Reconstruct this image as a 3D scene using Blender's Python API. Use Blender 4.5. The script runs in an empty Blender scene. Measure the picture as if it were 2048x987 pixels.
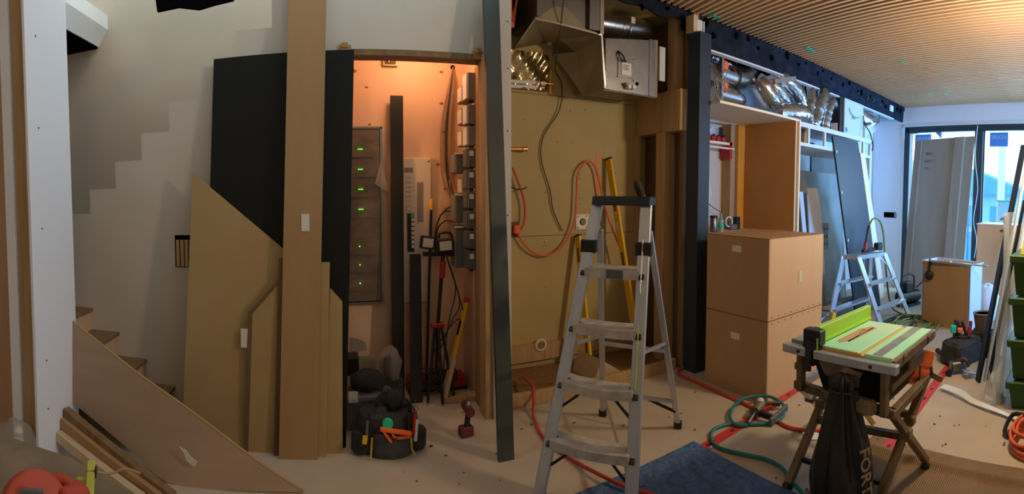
import bpy, math, random
from mathutils import Vector, Matrix
from math import sin, cos, pi, radians
random.seed(7)
SC = bpy.context.scene
COL = SC.collection

# ------------------------------------------------------------------ camera (a phone's panorama sweep)
cd = bpy.data.cameras.new('camera')
cam = bpy.data.objects.new('camera', cd)
COL.objects.link(cam)
cam.location = (0, 0, 1.5)
cam.rotation_euler = (radians(90 - 2.37), 0, radians(-21.6))
cd.type = 'PANO'
cd.panorama_type = 'CENTRAL_CYLINDRICAL'
cd.central_cylindrical_radius = 1.0
cd.central_cylindrical_range_u_min = -1024 / 960
cd.central_cylindrical_range_u_max = 1024 / 960
cd.central_cylindrical_range_v_min = -(987 - 424.2) / 960
cd.central_cylindrical_range_v_max = 424.2 / 960
cd.clip_start = 0.05
SC.camera = cam

# ------------------------------------------------------------------ sky, lamps, exposure
w = bpy.data.worlds.new('sky')
SC.world = w
w.use_nodes = True
bg = w.node_tree.nodes['Background']
bg.inputs[0].default_value = (0.64, 0.87, 1.0, 1)
bg.inputs[1].default_value = 3.0


def lamp(name, kind, loc, power, col, size=0.1, aim=None, size_y=None, spread=None):
    l = bpy.data.lights.new(name, kind)
    l.energy = power
    l.color = col
    if kind == 'AREA':
        l.size = size
        if size_y:
            l.shape = 'RECTANGLE'
            l.size_y = size_y
    else:
        l.shadow_soft_size = size
    o = bpy.data.objects.new(name, l)
    o.location = loc
    if aim is not None:
        o.rotation_euler = (Vector(aim) - Vector(loc)).to_track_quat('-Z', 'Y').to_euler()
    COL.objects.link(o)
    return o


lamp('closet_bulb_light', 'POINT', (0.60, 3.21, 2.55), 9, (1.0, 0.52, 0.29), 0.08)
cs_l = lamp('closet_fill_spot', 'SPOT', (0.0, 3.2, 1.85), 14, (1.0, 0.44, 0.16), 0.05, (1.0, 3.5, 1.55))  # extra unseen spot, added to lift the middle of the closet back wall
cs_l.data.spot_size = radians(62)
cs_l.data.spot_blend = .9
lamp('window_daylight', 'AREA', (8.1, 1.6, 1.6), 165, (0.42, 0.72, 1.0), 2.6, (5, 1.6, 1.0), 2.2)
sw_l = lamp('side_window_daylight', 'AREA', (5.6, -3.6, 1.8), 170, (0.15, 0.44, 1.0), 2.0, (7.2, 3.0, 2.0), 2.0)
sw_l.data.spread = radians(75)
lamp('unseen_warm_lamp', 'POINT', (3.28, 0.38, 2.25), 118, (1.0, 0.74, 0.48), 0.12)  # unseen warm lamp, set where it brightens boxes and floor over the left wall
lamp('unseen_fill_lamp', 'POINT', (0.4, -1.8, 2.7), 24, (1.0, 0.62, 0.30), 0.12)  # added fill lamp, unseen, placed to reach the floor past the saw
lamp('ceiling_lamp_behind', 'POINT', (-0.9, 0.9, 2.6), 3, (1.0, 0.64, 0.32), 0.12)
lamp('stairwell_lamp', 'POINT', (-0.9, 2.75, 4.3), 19, (1.0, 0.68, 0.42), 0.15)
SC.view_settings.view_transform = 'Standard'
SC.view_settings.look = 'None'
SC.view_settings.gamma = 1.0
SC.view_settings.use_curve_mapping = False
SC.view_settings.exposure = 0.0


# ------------------------------------------------------------------ materials
def mat(name, c, rough=.6, metal=0., c2=None, sc=6., stretch=(1, 1, 1), bump=0., bsc=60., spec=.4, detail=4., alpha=1., emit=None, lo=.35, hi=.68, trans=0.):
    m = bpy.data.materials.new(name)
    m.use_nodes = True
    nt = m.node_tree
    N, L = nt.nodes, nt.links
    b = N['Principled BSDF']
    b.inputs['Base Color'].default_value = (*c, 1)
    b.inputs['Roughness'].default_value = rough
    b.inputs['Metallic'].default_value = metal
    b.inputs['Specular IOR Level'].default_value = spec
    b.inputs['Alpha'].default_value = alpha
    b.inputs['Transmission Weight'].default_value = trans
    if emit:
        b.inputs['Emission Color'].default_value = (*emit[:3], 1)
        b.inputs['Emission Strength'].default_value = emit[3]
    if c2 or bump:
        tc = N.new('ShaderNodeTexCoord')
        mp = N.new('ShaderNodeMapping')
        mp.inputs['Scale'].default_value = stretch
        L.new(tc.outputs['Object'], mp.inputs[0])
    if c2:
        n = N.new('ShaderNodeTexNoise')
        n.inputs['Scale'].default_value = sc
        n.inputs['Detail'].default_value = detail
        n.inputs['Roughness'].default_value = .6
        L.new(mp.outputs[0], n.inputs['Vector'])
        r = N.new('ShaderNodeValToRGB')
        r.color_ramp.elements[0].position = lo
        r.color_ramp.elements[0].color = (*c, 1)
        r.color_ramp.elements[1].position = hi
        r.color_ramp.elements[1].color = (*c2, 1)
        L.new(n.outputs[0], r.inputs[0])
        L.new(r.outputs[0], b.inputs['Base Color'])
    if bump:
        n2 = N.new('ShaderNodeTexNoise')
        n2.inputs['Scale'].default_value = bsc
        n2.inputs['Detail'].default_value = 3
        L.new(mp.outputs[0], n2.inputs['Vector'])
        bp = N.new('ShaderNodeBump')
        bp.inputs['Strength'].default_value = bump
        bp.inputs['Distance'].default_value = .02
        L.new(n2.outputs[0], bp.inputs['Height'])
        L.new(bp.outputs[0], b.inputs['Normal'])
    return m


M = {}
M['floor'] = mat('floor_paper', (.44, .37, .275), .62, c2=(.54, .46, .35), sc=2.2, bump=.08, bsc=14, lo=.3, hi=.75)
M['drywall'] = mat('drywall', (.55, .50, .42), .8, c2=(.61, .555, .47), sc=1.5, bump=.03, bsc=120)
M['drywall_green'] = mat('primed_board', (.43, .34, .145), .8, c2=(.48, .385, .18), sc=1.6)
M['white_wall'] = mat('white_wall', (.74, .76, .78), .75, c2=(.78, .79, .81), sc=1.2)
M['beige_wall'] = mat('beige_wall', (.52, .425, .325), .8, c2=(.60, .495, .385), sc=.9)
M['bright_paint'] = mat('fresh_white_paint', (.83, .81, .78), .7)
M['plywood'] = mat('plywood', (.74, .53, .36), .6, c2=(.68, .46, .29), sc=3.2, stretch=(1, 1, .35), bump=.05, bsc=30, lo=.45, hi=.75)
M['knot'] = mat('wood_knot', (.30, .14, .06), .7)
M['mdf'] = mat('mdf_board', (.36, .245, .098), .6, c2=(.40, .275, .118), sc=2.5, bump=.02, bsc=150)
M['mdf_dark'] = mat('veneer_board', (.34, .20, .08), .55, c2=(.38, .225, .095), sc=3, stretch=(3, 3, .3))
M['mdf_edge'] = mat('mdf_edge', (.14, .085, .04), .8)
M['wood'] = mat('framing_lumber', (.50, .34, .17), .65, c2=(.40, .25, .11), sc=9, stretch=(4, 4, .25), bump=.05, bsc=50)
M['wood_light'] = mat('pale_board', (.58, .45, .29), .6, c2=(.52, .38, .22), sc=7, stretch=(.4, 3, 3))
M['wood_dark'] = mat('old_timber', (.24, .145, .065), .7, c2=(.17, .095, .04), sc=8, stretch=(3, 3, .3))
M['yellow_wood'] = mat('yellow_stud', (.72, .42, .10), .6, c2=(.62, .34, .07), sc=9, stretch=(4, 4, .25))
M['brown_board'] = mat('brown_hardboard', (.42, .205, .06), .6, c2=(.46, .23, .075), sc=3)
M['stain'] = mat('stringer_board', (.36, .245, .16), .55, c2=(.42, .29, .19), sc=3, stretch=(.4, 2, 2))
M['black'] = mat('black_laminate', (.008, .0095, .008), .55, spec=.2, bump=.01, bsc=300)
M['black_post'] = mat('black_painted_board', (.012, .0135, .012), .42, spec=.3)
M['black_panel'] = mat('black_satin_panel', (.022, .036, .060), .42, spec=.4)  # blue in the base colour imitates sheen from the side window
M['grey_plank'] = mat('dark_grey_board', (.045, .055, .047), .42, c2=(.058, .068, .058), sc=4)
M['felt'] = mat('black_felt', (.010, .013, .020), .95, c2=(.022, .028, .042), sc=9, bump=.3, bsc=40, spec=.1)
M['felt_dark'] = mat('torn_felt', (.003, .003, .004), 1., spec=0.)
M['slat'] = mat('oak_slat', (.70, .48, .28), .55, c2=(.60, .40, .22), sc=6, stretch=(6, .5, 6))
M['metal'] = mat('galvanised_steel', (.25, .26, .25), .38, 1., c2=(.20, .21, .20), sc=7, bump=.03, bsc=8)
M['metal_dull'] = mat('dull_duct_steel', (.30, .26, .16), .5, .45, c2=(.24, .21, .125), sc=4, bump=.04, bsc=6)
M['foil'] = mat('aluminium_foil_jacket', (.74, .75, .76), .20, 1., c2=(.55, .56, .57), sc=8, bump=.45, bsc=13)
M['foil_gold'] = mat('foil_insulation', (.62, .52, .30), .25, 1., bump=.6, bsc=14)
M['pipe_metal'] = mat('spiral_duct_steel', (.58, .59, .60), .28, 1., bump=.05, bsc=9)
M['alu'] = mat('aluminium', (.62, .65, .68), .38, .85, c2=(.54, .57, .60), sc=12, stretch=(2, 2, .4))
M['tread'] = mat('worn_aluminium_tread', (.62, .58, .52), .6, .25, c2=(.42, .37, .31), sc=16)
M['black_plastic'] = mat('black_plastic', (.014, .015, .016), .45)
M['dark_fabric'] = mat('dark_canvas', (.022, .021, .019), .9, c2=(.05, .046, .04), sc=14, bump=.4, bsc=60)
M['grey_fabric'] = mat('grey_canvas', (.05, .056, .058), .9, c2=(.085, .09, .088), sc=14, bump=.4, bsc=60)
M['grey_box'] = mat('grey_enamel', (.22, .20, .18), .5, c2=(.25, .23, .205), sc=5)
M['grey_box_dark'] = mat('dark_grey_enamel', (.11, .115, .115), .5)
M['label'] = mat('paper_label', (.78, .75, .68), .7)
M['ink'] = mat('printed_ink', (.06, .06, .07), .8)
M['sticker'] = mat('white_sticker', (.62, .60, .53), .6)
M['enamel_white'] = mat('white_enamel', (.66, .60, .52), .5)
M['green_led'] = mat('green_indicator', (.1, .8, .1), .5, emit=(.12, 1.0, .05, 2.2))
M['smoke_glass'] = mat('dusty_cover', (.20, .155, .11), .4, c2=(.10, .075, .05), sc=5, stretch=(1, 1, 2), lo=.3, hi=.7)
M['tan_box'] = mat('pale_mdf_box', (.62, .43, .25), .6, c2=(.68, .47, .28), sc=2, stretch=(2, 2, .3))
M['box_shade'] = mat('mdf_box_side_shade', (.46, .285, .14), .42, c2=(.51, .32, .165), sc=2, stretch=(2, 2, .3))  # same board as the front, coloured darker for the shaded box sides
M['cardboard'] = mat('cardboard', (.30, .255, .195), .8, c2=(.35, .295, .225), sc=3, stretch=(1, 3, .3))
M['orange'] = mat('orange_plastic', (.85, .16, .03), .45)
M['red'] = mat('red_plastic', (.42, .025, .02), .45)
M['red_tool'] = mat('red_tool_shell', (.50, .075, .035), .5, c2=(.36, .05, .025), sc=9)
M['red_tape'] = mat('red_tape', (.62, .055, .05), .5, c2=(.50, .045, .045), sc=6)
M['hose_red'] = mat('red_hose', (.58, .06, .035), .5)
M['hose_orange'] = mat('orange_cord', (.70, .15, .06), .5)
M['hose_teal'] = mat('teal_hose', (.015, .20, .20), .45)
M['hose_green'] = mat('olive_hose', (.16, .20, .03), .5)
M['cable'] = mat('dark_cable', (.055, .04, .03), .6)
M['cable_tan'] = mat('tan_cable', (.34, .21, .12), .6)
M['yellow'] = mat('yellow_level', (.72, .45, .015), .4)
M['yellow_green'] = mat('yellow_green_plastic', (.50, .48, .06), .5, c2=(.36, .36, .05), sc=12)
M['lime'] = mat('lime_fence', (.34, .70, .05), .42, c2=(.40, .72, .07), sc=5)
M['saw_table'] = mat('mint_saw_table', (.38, .90, .60), .45, c2=(.62, .82, .52), sc=3.5, lo=.4, hi=.75)
M['saw_grey'] = mat('worn_grey_strip', (.20, .21, .22), .5, c2=(.30, .36, .34), sc=7)
M['saw_frame'] = mat('dusty_steel_frame', (.24, .175, .09), .5, .35, c2=(.14, .10, .055), sc=9)
M['saw_body'] = mat('dusty_saw_body', (.20, .14, .08), .7, c2=(.29, .21, .13), sc=9)
M['saw_insert'] = mat('pink_insert', (.58, .30, .22), .5, c2=(.52, .40, .26), sc=9)
M['sawdust'] = mat('sawdust', (.62, .40, .13), .9)
M['blade'] = mat('steel_blade', (.60, .50, .30), .3, 1.)
M['bag'] = mat('black_garbage_bag', (.016, .013, .010), .32, bump=.35, bsc=18, spec=.45)
M['print'] = mat('beige_print', (.34, .25, .16), .6)
M['blanket'] = mat('navy_moving_blanket', (.055, .11, .25), .95, c2=(.105, .18, .34), sc=26, bump=.8, bsc=38)
M['mat_rib'] = mat('corrugated_runner', (.38, .265, .15), .7, c2=(.30, .20, .10), sc=3)
M['copper'] = mat('copper', (.80, .36, .16), .35, 1.)
M['white_plastic'] = mat('white_plastic', (.72, .72, .70), .5)
M['white_board'] = mat('white_melamine', (.62, .66, .68), .5)
M['white_sheet'] = mat('white_plastic_sheet', (.78, .84, .88), .45, bump=.4, bsc=12)
M['frame_white'] = mat('white_rail', (.66, .70, .70), .55)
M['cream_edge'] = mat('cream_edge_band', (.84, .77, .60), .5)
M['grey_board'] = mat('grey_board', (.30, .29, .26), .7, c2=(.35, .34, .31), sc=2)
M['grey_board2'] = mat('dark_grey_backer', (.20, .18, .15), .7)
M['bin_green'] = mat('green_bin', (.018, .07, .010), .5, c2=(.026, .09, .012), sc=5)
M['yellow_cloth'] = mat('yellow_bag', (.85, .55, .03), .6)
M['window_frame'] = mat('dark_window_frame', (.028, .04, .05), .4)
M['sticker_blue'] = mat('blue_window_sticker', (.09, .27, .72), .5)
M['sticker_text'] = mat('pale_blue_lettering', (.42, .62, .95), .5)
M['tape_green'] = mat('green_tape', (.02, .55, .33), .6)
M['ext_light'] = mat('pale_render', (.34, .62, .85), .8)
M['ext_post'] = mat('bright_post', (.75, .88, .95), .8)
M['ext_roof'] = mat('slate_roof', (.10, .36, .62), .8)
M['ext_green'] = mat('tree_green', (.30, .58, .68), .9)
M['glass_bottle'] = mat('clear_plastic', (.75, .9, .85), .1, trans=.85, spec=.5)
M['dusty_ply'] = mat('dusty_worktop', (.17, .125, .075), .8, c2=(.26, .20, .13), sc=5, bump=.1, bsc=25)
M['peach'] = mat('peach_plywood', (.62, .40, .24), .6, c2=(.55, .34, .19), sc=3, stretch=(1, 1, .3))
M['clear'] = mat('clear_sheet', (.70, .84, .92), .25, alpha=.32, spec=.6)
M['tape_mark'] = mat('tape_print', (.10, .02, .02), .6)
M['vinyl'] = mat('clear_bag', (.50, .46, .38), .18, alpha=.3, spec=.8)
M['maroon'] = mat('maroon_plastic', (.13, .025, .035), .5)
M['purple_grey'] = mat('grey_tub', (.16, .145, .15), .55)


def glass_mat():
    m = bpy.data.materials.new('window_glass')
    m.use_nodes = True
    nt = m.node_tree
    for n in list(nt.nodes):
        nt.nodes.remove(n)
    out = nt.nodes.new('ShaderNodeOutputMaterial')
    mix = nt.nodes.new('ShaderNodeMixShader')
    tr = nt.nodes.new('ShaderNodeBsdfTransparent')
    tr.inputs[0].default_value = (.93, .97, 1, 1)
    gl = nt.nodes.new('ShaderNodeBsdfGlossy')
    gl.inputs['Roughness'].default_value = .03
    mix.inputs[0].default_value = .07
    nt.links.new(tr.outputs[0], mix.inputs[1])
    nt.links.new(gl.outputs[0], mix.inputs[2])
    nt.links.new(mix.outputs[0], out.inputs[0])
    return m


M['glass'] = glass_mat()


def rib_bump(m, scale, axis, strength):
    nt = m.node_tree
    tc = nt.nodes.new('ShaderNodeTexCoord')
    wv = nt.nodes.new('ShaderNodeTexWave')
    wv.bands_direction = axis
    wv.inputs['Scale'].default_value = scale
    wv.inputs['Distortion'].default_value = .3
    bp = nt.nodes.new('ShaderNodeBump')
    bp.inputs['Strength'].default_value = strength
    bp.inputs['Distance'].default_value = .01
    nt.links.new(tc.outputs['Object'], wv.inputs['Vector'])
    nt.links.new(wv.outputs['Fac'], bp.inputs['Height'])
    nt.links.new(bp.outputs[0], nt.nodes['Principled BSDF'].inputs['Normal'])


rib_bump(M['mat_rib'], 26, 'Y', .9)

# ------------------------------------------------------------------ mesh helpers
V = Vector


class MB:
    def __init__(s):
        s.v = []
        s.f = []

    def add(s, vs, fs):
        k = len(s.v)
        s.v += [V(p) for p in vs]
        s.f += [[i + k for i in f] for f in fs]
        return s

    def hexa(s, p):
        return s.add(p, [[3, 2, 1, 0], [4, 5, 6, 7], [0, 1, 5, 4], [1, 2, 6, 5], [2, 3, 7, 6], [3, 0, 4, 7]])

    def box(s, x0, x1, y0, y1, z0, z1):
        return s.hexa([(x0, y0, z0), (x1, y0, z0), (x1, y1, z0), (x0, y1, z0), (x0, y0, z1), (x1, y0, z1), (x1, y1, z1), (x0, y1, z1)])

    def rbox(s, c, size, rz=0., ry=0., rx=0.):
        R = Matrix.Rotation(rz, 3, 'Z') @ Matrix.Rotation(ry, 3, 'Y') @ Matrix.Rotation(rx, 3, 'X')
        h = V(size) / 2
        q = [(-1, -1, -1), (1, -1, -1), (1, 1, -1), (-1, 1, -1), (-1, -1, 1), (1, -1, 1), (1, 1, 1), (-1, 1, 1)]
        return s.hexa([V(c) + R @ V((a * h.x, b * h.y, d * h.z)) for a, b, d in q])

    def prism(s, poly, vec):
        n = len(poly)
        a = [V(p) for p in poly]
        b = [p + V(vec) for p in a]
        return s.add(a + b, [list(range(n))[::-1], list(range(n, 2 * n))] + [[i, (i + 1) % n, n + (i + 1) % n, n + i] for i in range(n)])

    def board(s, poly, t):
        """a flat polygon given thickness t behind its face (away from the room's middle)"""
        a = [V(p) for p in poly]
        n = (a[1] - a[0]).cross(a[2] - a[0]).normalized()
        if n.dot(a[0] - V((1.5, 0, 1.5))) < 0:
            n = -n
        return s.prism(a, n * t)

    def bar(s, p, q, wd, dp, up=(0, 0, 1)):
        p, q = V(p), V(q)
        d = (q - p).normalized()
        u = V(up)
        if abs(d.dot(u)) > .98:
            u = V((0, 1, 0))
        x = d.cross(u).normalized() * wd / 2
        y = d.cross(x).normalized() * dp / 2
        return s.hexa([p - x - y, p + x - y, p + x + y, p - x + y, q - x - y, q + x - y, q + x + y, q - x + y])

    def tube(s, pts, r, n=8, cap=True, jit=0., smooth=0):
        P = [V(p) for p in pts]
        if smooth:
            P = spline(P, smooth)
        m = len(P)
        rad = r if callable(r) else (lambda t: r)
        d0 = (P[1] - P[0]).normalized()
        u = d0.orthogonal().normalized()
        ring = []
        for i in range(m):
            d = (P[min(i + 1, m - 1)] - P[max(i - 1, 0)]).normalized()
            u = (u - d * u.dot(d)).normalized()
            v = d.cross(u)
            rr = rad(i / (m - 1))
            for k in range(n):
                a = 2 * pi * k / n
                q = rr * (1 + (random.uniform(-jit, jit) if jit else 0))
                ring.append(P[i] + (u * cos(a) + v * sin(a)) * q)
        f = [[i * n + k, i * n + (k + 1) % n, (i + 1) * n + (k + 1) % n, (i + 1) * n + k] for i in range(m - 1) for k in range(n)]
        if cap:
            f += [list(range(n))[::-1], [(m - 1) * n + k for k in range(n)]]
        return s.add(ring, f)

    def lathe(s, prof, c=(0, 0, 0), n=16, R=None, sx=1., sy=1., jit=0.):
        R = R or Matrix.Identity(3)
        vs = []
        for r, z in prof:
            for k in range(n):
                a = 2 * pi * k / n
                q = r * (1 + (random.uniform(-jit, jit) if jit else 0))
                vs.append(V(c) + R @ V((q * cos(a) * sx, q * sin(a) * sy, z)))
        m = len(prof)
        f = [[i * n + k, i * n + (k + 1) % n, (i + 1) * n + (k + 1) % n, (i + 1) * n + k] for i in range(m - 1) for k in range(n)]
        f += [list(range(n))[::-1], [(m - 1) * n + k for k in range(n)]]
        return s.add(vs, f)

    def blob(s, c, rx, ry, rz, n=10, m=7, jit=0., flat=None):
        vs = []
        for i in range(m + 1):
            t = pi * i / m
            for k in range(n):
                a = 2 * pi * k / n
                q = 1 + (random.uniform(-jit, jit) if jit else 0)
                z = -cos(t) * rz * q
                if flat is not None:
                    z = max(z, flat * rz)
                vs.append(V(c) + V((sin(t) * cos(a) * rx * q, sin(t) * sin(a) * ry * q, z)))
        f = [[i * n + k, i * n + (k + 1) % n, (i + 1) * n + (k + 1) % n, (i + 1) * n + k] for i in range(m) for k in range(n)]
        return s.add(vs, f)

    def grid(s, fn, nu, nv, t=0.):
        """surface fn(u, v) in 0..1, thickened by t downwards along -Z of fn's own normal guess"""
        P = [[V(fn(i / nu, j / nv)) for j in range(nv + 1)] for i in range(nu + 1)]
        vs = [p for row in P for p in row]
        w_ = nv + 1
        f = [[i * w_ + j, (i + 1) * w_ + j, (i + 1) * w_ + j + 1, i * w_ + j + 1] for i in range(nu) for j in range(nv)]
        if t:
            k = len(vs)
            nn = (P[1][0] - P[0][0]).cross(P[0][1] - P[0][0]).normalized() * t
            vs = vs + [p - nn for p in vs]
            f += [[a + k for a in q[::-1]] for q in f]
            edge = [(i, 0) for i in range(nu + 1)] + [(nu, j) for j in range(1, nv + 1)] + [(i, nv) for i in range(nu - 1, -1, -1)] + [(0, j) for j in range(nv - 1, 0, -1)]
            ids = [i * w_ + j for i, j in edge]
            f += [[ids[q], ids[q - 1], ids[q - 1] + k, ids[q] + k] for q in range(len(ids))]
        return s.add(vs, f)


def spline(P, n):
    P = [V(p) for p in P]
    out = []
    for i in range(len(P) - 1):
        a, b, c, d = P[max(i - 1, 0)], P[i], P[i + 1], P[min(i + 2, len(P) - 1)]
        for k in range(n):
            t = k / n
            out.append(.5 * ((2 * b) + (c - a) * t + (2 * a - 5 * b + 4 * c - d) * t * t + (3 * b - a - 3 * c + d) * t ** 3))
    out.append(P[-1])
    return out


def mesh(name, mb, m, inv=None):
    me = bpy.data.meshes.new(name)
    vs = mb.v if inv is None else [inv @ p for p in mb.v]
    me.from_pydata([tuple(p) for p in vs], [], mb.f)
    me.materials.append(M[m] if isinstance(m, str) else m)
    me.update()
    return me


def finish(o, smooth=False, bev=0.):
    if smooth:
        o.data.shade_smooth()
        o.data.set_sharp_from_angle(angle=radians(50))
    if bev:
        b = o.modifiers.new('edge', 'BEVEL')
        b.width = bev
        b.segments = 1
        b.limit_method = 'ANGLE'
    return o


def props(o, label=None, cat=None, group=None, kind=None):
    for k, v in (('label', label), ('category', cat), ('group', group), ('kind', kind)):
        if v:
            o[k] = v
    return o


def thing(name, label, cat, loc=(0, 0, 0), rz=0., group=None, kind=None):
    o = bpy.data.objects.new(name, None)
    o.empty_display_size = .05
    o.location = loc
    o.rotation_euler = (0, 0, rz)
    COL.objects.link(o)
    return props(o, label, cat, group, kind)


def root_matrix(o):
    ms = Matrix.Identity(4)
    while o is not None:
        ms = Matrix.LocRotScale(o.location, o.rotation_euler, o.scale) @ ms
        o = o.parent
    return ms


def part(T, name, mb, m, smooth=False, bev=0., label=None, local=False, kind=None):
    """one part (or sub-part) of T; mb in world coordinates unless local"""
    inv = None if local else root_matrix(T).inverted()
    o = bpy.data.objects.new(name, mesh(name, mb, m, inv))
    o.parent = T
    COL.objects.link(o)
    props(o, label, kind=kind)
    return finish(o, smooth, bev)


def solo(name, mb, m, label, cat, group=None, smooth=False, bev=0., kind=None):
    """a thing of one mesh, its origin at the bottom centre of its bounds"""
    xs, ys, zs = zip(*[tuple(p) for p in mb.v])
    loc = V(((min(xs) + max(xs)) / 2, (min(ys) + max(ys)) / 2, min(zs)))
    o = bpy.data.objects.new(name, mesh(name, mb, m, Matrix.Translation(-loc)))
    o.location = loc
    COL.objects.link(o)
    props(o, label, cat, group, kind)
    return finish(o, smooth, bev)


def struct(name, mb, m, label=None, smooth=False, bev=0.):
    o = bpy.data.objects.new(name, mesh(name, mb, m))
    COL.objects.link(o)
    props(o, label, None, None, 'structure')
    return finish(o, smooth, bev)


def text_mb(body, size, origin, right, up, depth=.0015, bold=False):
    """lettering as real geometry: letters run along `right`, stand along `up`"""
    cu = bpy.data.curves.new('lettering', 'FONT')
    cu.body = body
    cu.size = size
    cu.align_x = 'CENTER'
    cu.align_y = 'CENTER'
    cu.resolution_u = 2
    if bold:
        cu.offset = size * .02
    o = bpy.data.objects.new('lettering', cu)
    COL.objects.link(o)
    dg = bpy.context.evaluated_depsgraph_get()
    me = bpy.data.meshes.new_from_object(o.evaluated_get(dg))
    r, u = V(right).normalized(), V(up).normalized()
    mb = MB()
    mb.add([V(origin) + r * p.co.x + u * p.co.y for p in me.vertices], [list(p.vertices) for p in me.polygons])
    bpy.data.objects.remove(o)
    bpy.data.meshes.remove(me)
    bpy.data.curves.remove(cu)
    return mb


def copy_tree(o, parent=None):
    c = o.copy()
    COL.objects.link(c)
    if parent is not None:
        c.parent = parent
    for ch in [x for x in bpy.data.objects if x.parent == o]:
        copy_tree(ch, c)
    return c

# ================================================================== SETTING
R8 = radians(8)
WC = V((7.55, 3.02, 0))                      # inner corner of the window wall
WD = V((-sin(R8), -cos(R8), 0))              # along that wall, towards the viewer
WN = V((-cos(R8), sin(R8), 0))               # into the room


def ww(u, out, z):
    return WC + WD * u + WN * out + V((0, 0, z))


def wbox(mb, u0, u1, o0, o1, z0, z1):
    return mb.hexa([ww(u0, o0, z0), ww(u1, o0, z0), ww(u1, o1, z0), ww(u0, o1, z0), ww(u0, o0, z1), ww(u1, o0, z1), ww(u1, o1, z1), ww(u0, o1, z1)])


CEIL = 3.06
struct('floor', MB().box(-4, 8.2, -4, 4.2, -.06, 0), 'floor')
# far stairwell wall, and the wall with the stair-shaped top edge
struct('wall_stairwell', MB().box(-4, .3, 4.0, 4.1, 0, 5.4), 'beige_wall')
saw = [(-3.2, 0), (.08, 0), (.08, 2.40), (.08, 3.7), (-.355, 3.7), (-.355, 2.555), (-.593, 2.55), (-.593, 2.338), (-.83, 2.338), (-.83, 2.135),
       (-1.053, 2.135), (-1.053, 1.94), (-1.258, 1.94), (-1.258, 1.76), (-1.463, 1.76), (-1.463, 1.572), (-1.674, 1.572), (-1.674, 1.392), (-3.2, 1.392)]
def poly_face(pts, y0, y1):
    mb = MB()
    n = len(pts)
    mb.v = [V((x, y0, z)) for x, z in pts] + [V((x, y1, z)) for x, z in pts]
    mb.f = [list(range(n)), list(range(n, 2 * n))[::-1]] + [[(i + 1) % n, i, n + i, n + (i + 1) % n] for i in range(n)]
    return mb
struct('wall_left', poly_face(saw, 3.05, 3.15), 'drywall')
hole = part(bpy.data.objects['wall_left'], 'wall_opening', MB().box(-1.034, -.90, 3.044, 3.05, 1.03, 1.245), 'felt_dark', label='square opening showing lath behind the drywall')
for i in range(4):
    part(hole, 'lath', MB().box(-1.025 + i * .03, -1.002 + i * .03, 3.040, 3.044, 1.035, 1.215), 'wood')
part(hole, 'switch_box', MB().box(-.93, -.90, 3.036, 3.044, 1.04, 1.2), 'black_plastic')
struct('wall_header', MB().box(.08, 1.03, 3.05, 3.15, 2.405, 3.7), 'drywall')
h = struct('trim_1', MB().box(.06, 1.03, 3.035, 3.16, 2.365, 2.403), 'wood_dark')
for x0 in (.07, .93):
    mb = MB().box(x0, x0 + .07, 3.03, 3.045, 2.37, 2.425)
    part(h, 'torn_paper', mb.box(x0 + .01, x0 + .05, 3.025, 3.032, 2.41, 2.44), 'mdf_dark', label='torn drywall paper at the header corner')
# closet under the stairs
cb = struct('wall_closet_back', MB().box(-.33, 1.10, 3.65, 3.72, 0, 2.7), 'plywood')
for x, z, r in [(.19, 2.42, .016), (.28, 2.30, .011), (.86, 2.43, .013), (.86, 2.19, .014), (.87, 1.97, .015), (.83, 1.72, .014), (.89, 1.53, .015), (.30, 2.02, .01), (.12, 2.2, .008), (.36, 1.52, .01)]:
    part(cb, 'knot', MB().lathe([(r, 0), (r * .7, .0015)], (x, 3.6495, z), 9, Matrix.Rotation(pi / 2, 3, 'X'), 1.3, .8), 'knot')
part(cb, 'lower_panel', MB().box(-.33, 1.05, 3.644, 3.65, .02, 1.455), 'plywood')
struct('wall_closet_left', MB().box(-.35, -.30, 3.15, 3.65, 0, 2.66), 'plywood')
struct('wall_closet_right', MB().box(1.03, 1.14, 2.96, 3.7, 0, 3.7), 'plywood')
struct('ceiling_closet', MB().box(-.33, 1.1, 3.15, 3.7, 2.66, 2.72), 'plywood')
dv = struct('wall_divider', MB().box(1.035, 1.155, 2.93, 2.96, 0, 3.7), 'drywall')
for z in (.4, .9, 1.35, 1.9, 2.3, 2.6):
    part(dv, 'screw_head', MB().lathe([(.005, 0), (.004, .002)], (1.13, 2.929, z), 8, Matrix.Rotation(pi / 2, 3, 'X')), 'ink')
tr = struct('trim_2', MB().box(1.0, 1.03, 3.14, 3.24, 0, 2.37), 'mdf_dark')
struct('trim_3', MB().box(.985, 1.032, 2.955, 3.09, 0, 2.40), 'wood')
struct('trim_4', MB().box(1.012, 1.031, 3.09, 3.14, 0, 2.37), 'mdf_edge')
# recess beside it: back wall all the way to the window corner
bw = struct('wall_back', MB().box(1.14, 7.7, 3.65, 3.75, 0, CEIL + .1), 'drywall_green')
mb = MB()
part(bw, 'board_seam', MB().box(1.16, 2.72, 3.647, 3.65, 1.135, 1.139), 'mdf_edge')
part(bw, 'board_seam', MB().box(1.16, 2.72, 3.647, 3.65, 2.31, 2.314), 'mdf_edge')
for x, z in [(1.98, 2.2), (2.13, 2.22), (1.86, 1.93), (2.0, 1.93), (1.75, 1.5), (2.08, 1.62), (2.08, 1.66), (2.08, 1.45), (2.08, 1.4), (1.74, 1.08), (1.72, 1.05), (1.75, 1.05), (2.45, 1.68), (1.75, .7), (1.55, 2.1)]:
    part(bw, 'screw_head', MB().lathe([(.005, 0), (.004, .002)], (x, 3.6495, z), 8, Matrix.Rotation(pi / 2, 3, 'X')), 'ink')
part(bw, 'bottom_plate', MB().box(1.16, 2.7, 3.615, 3.65, .09, .235), 'wood')
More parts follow.
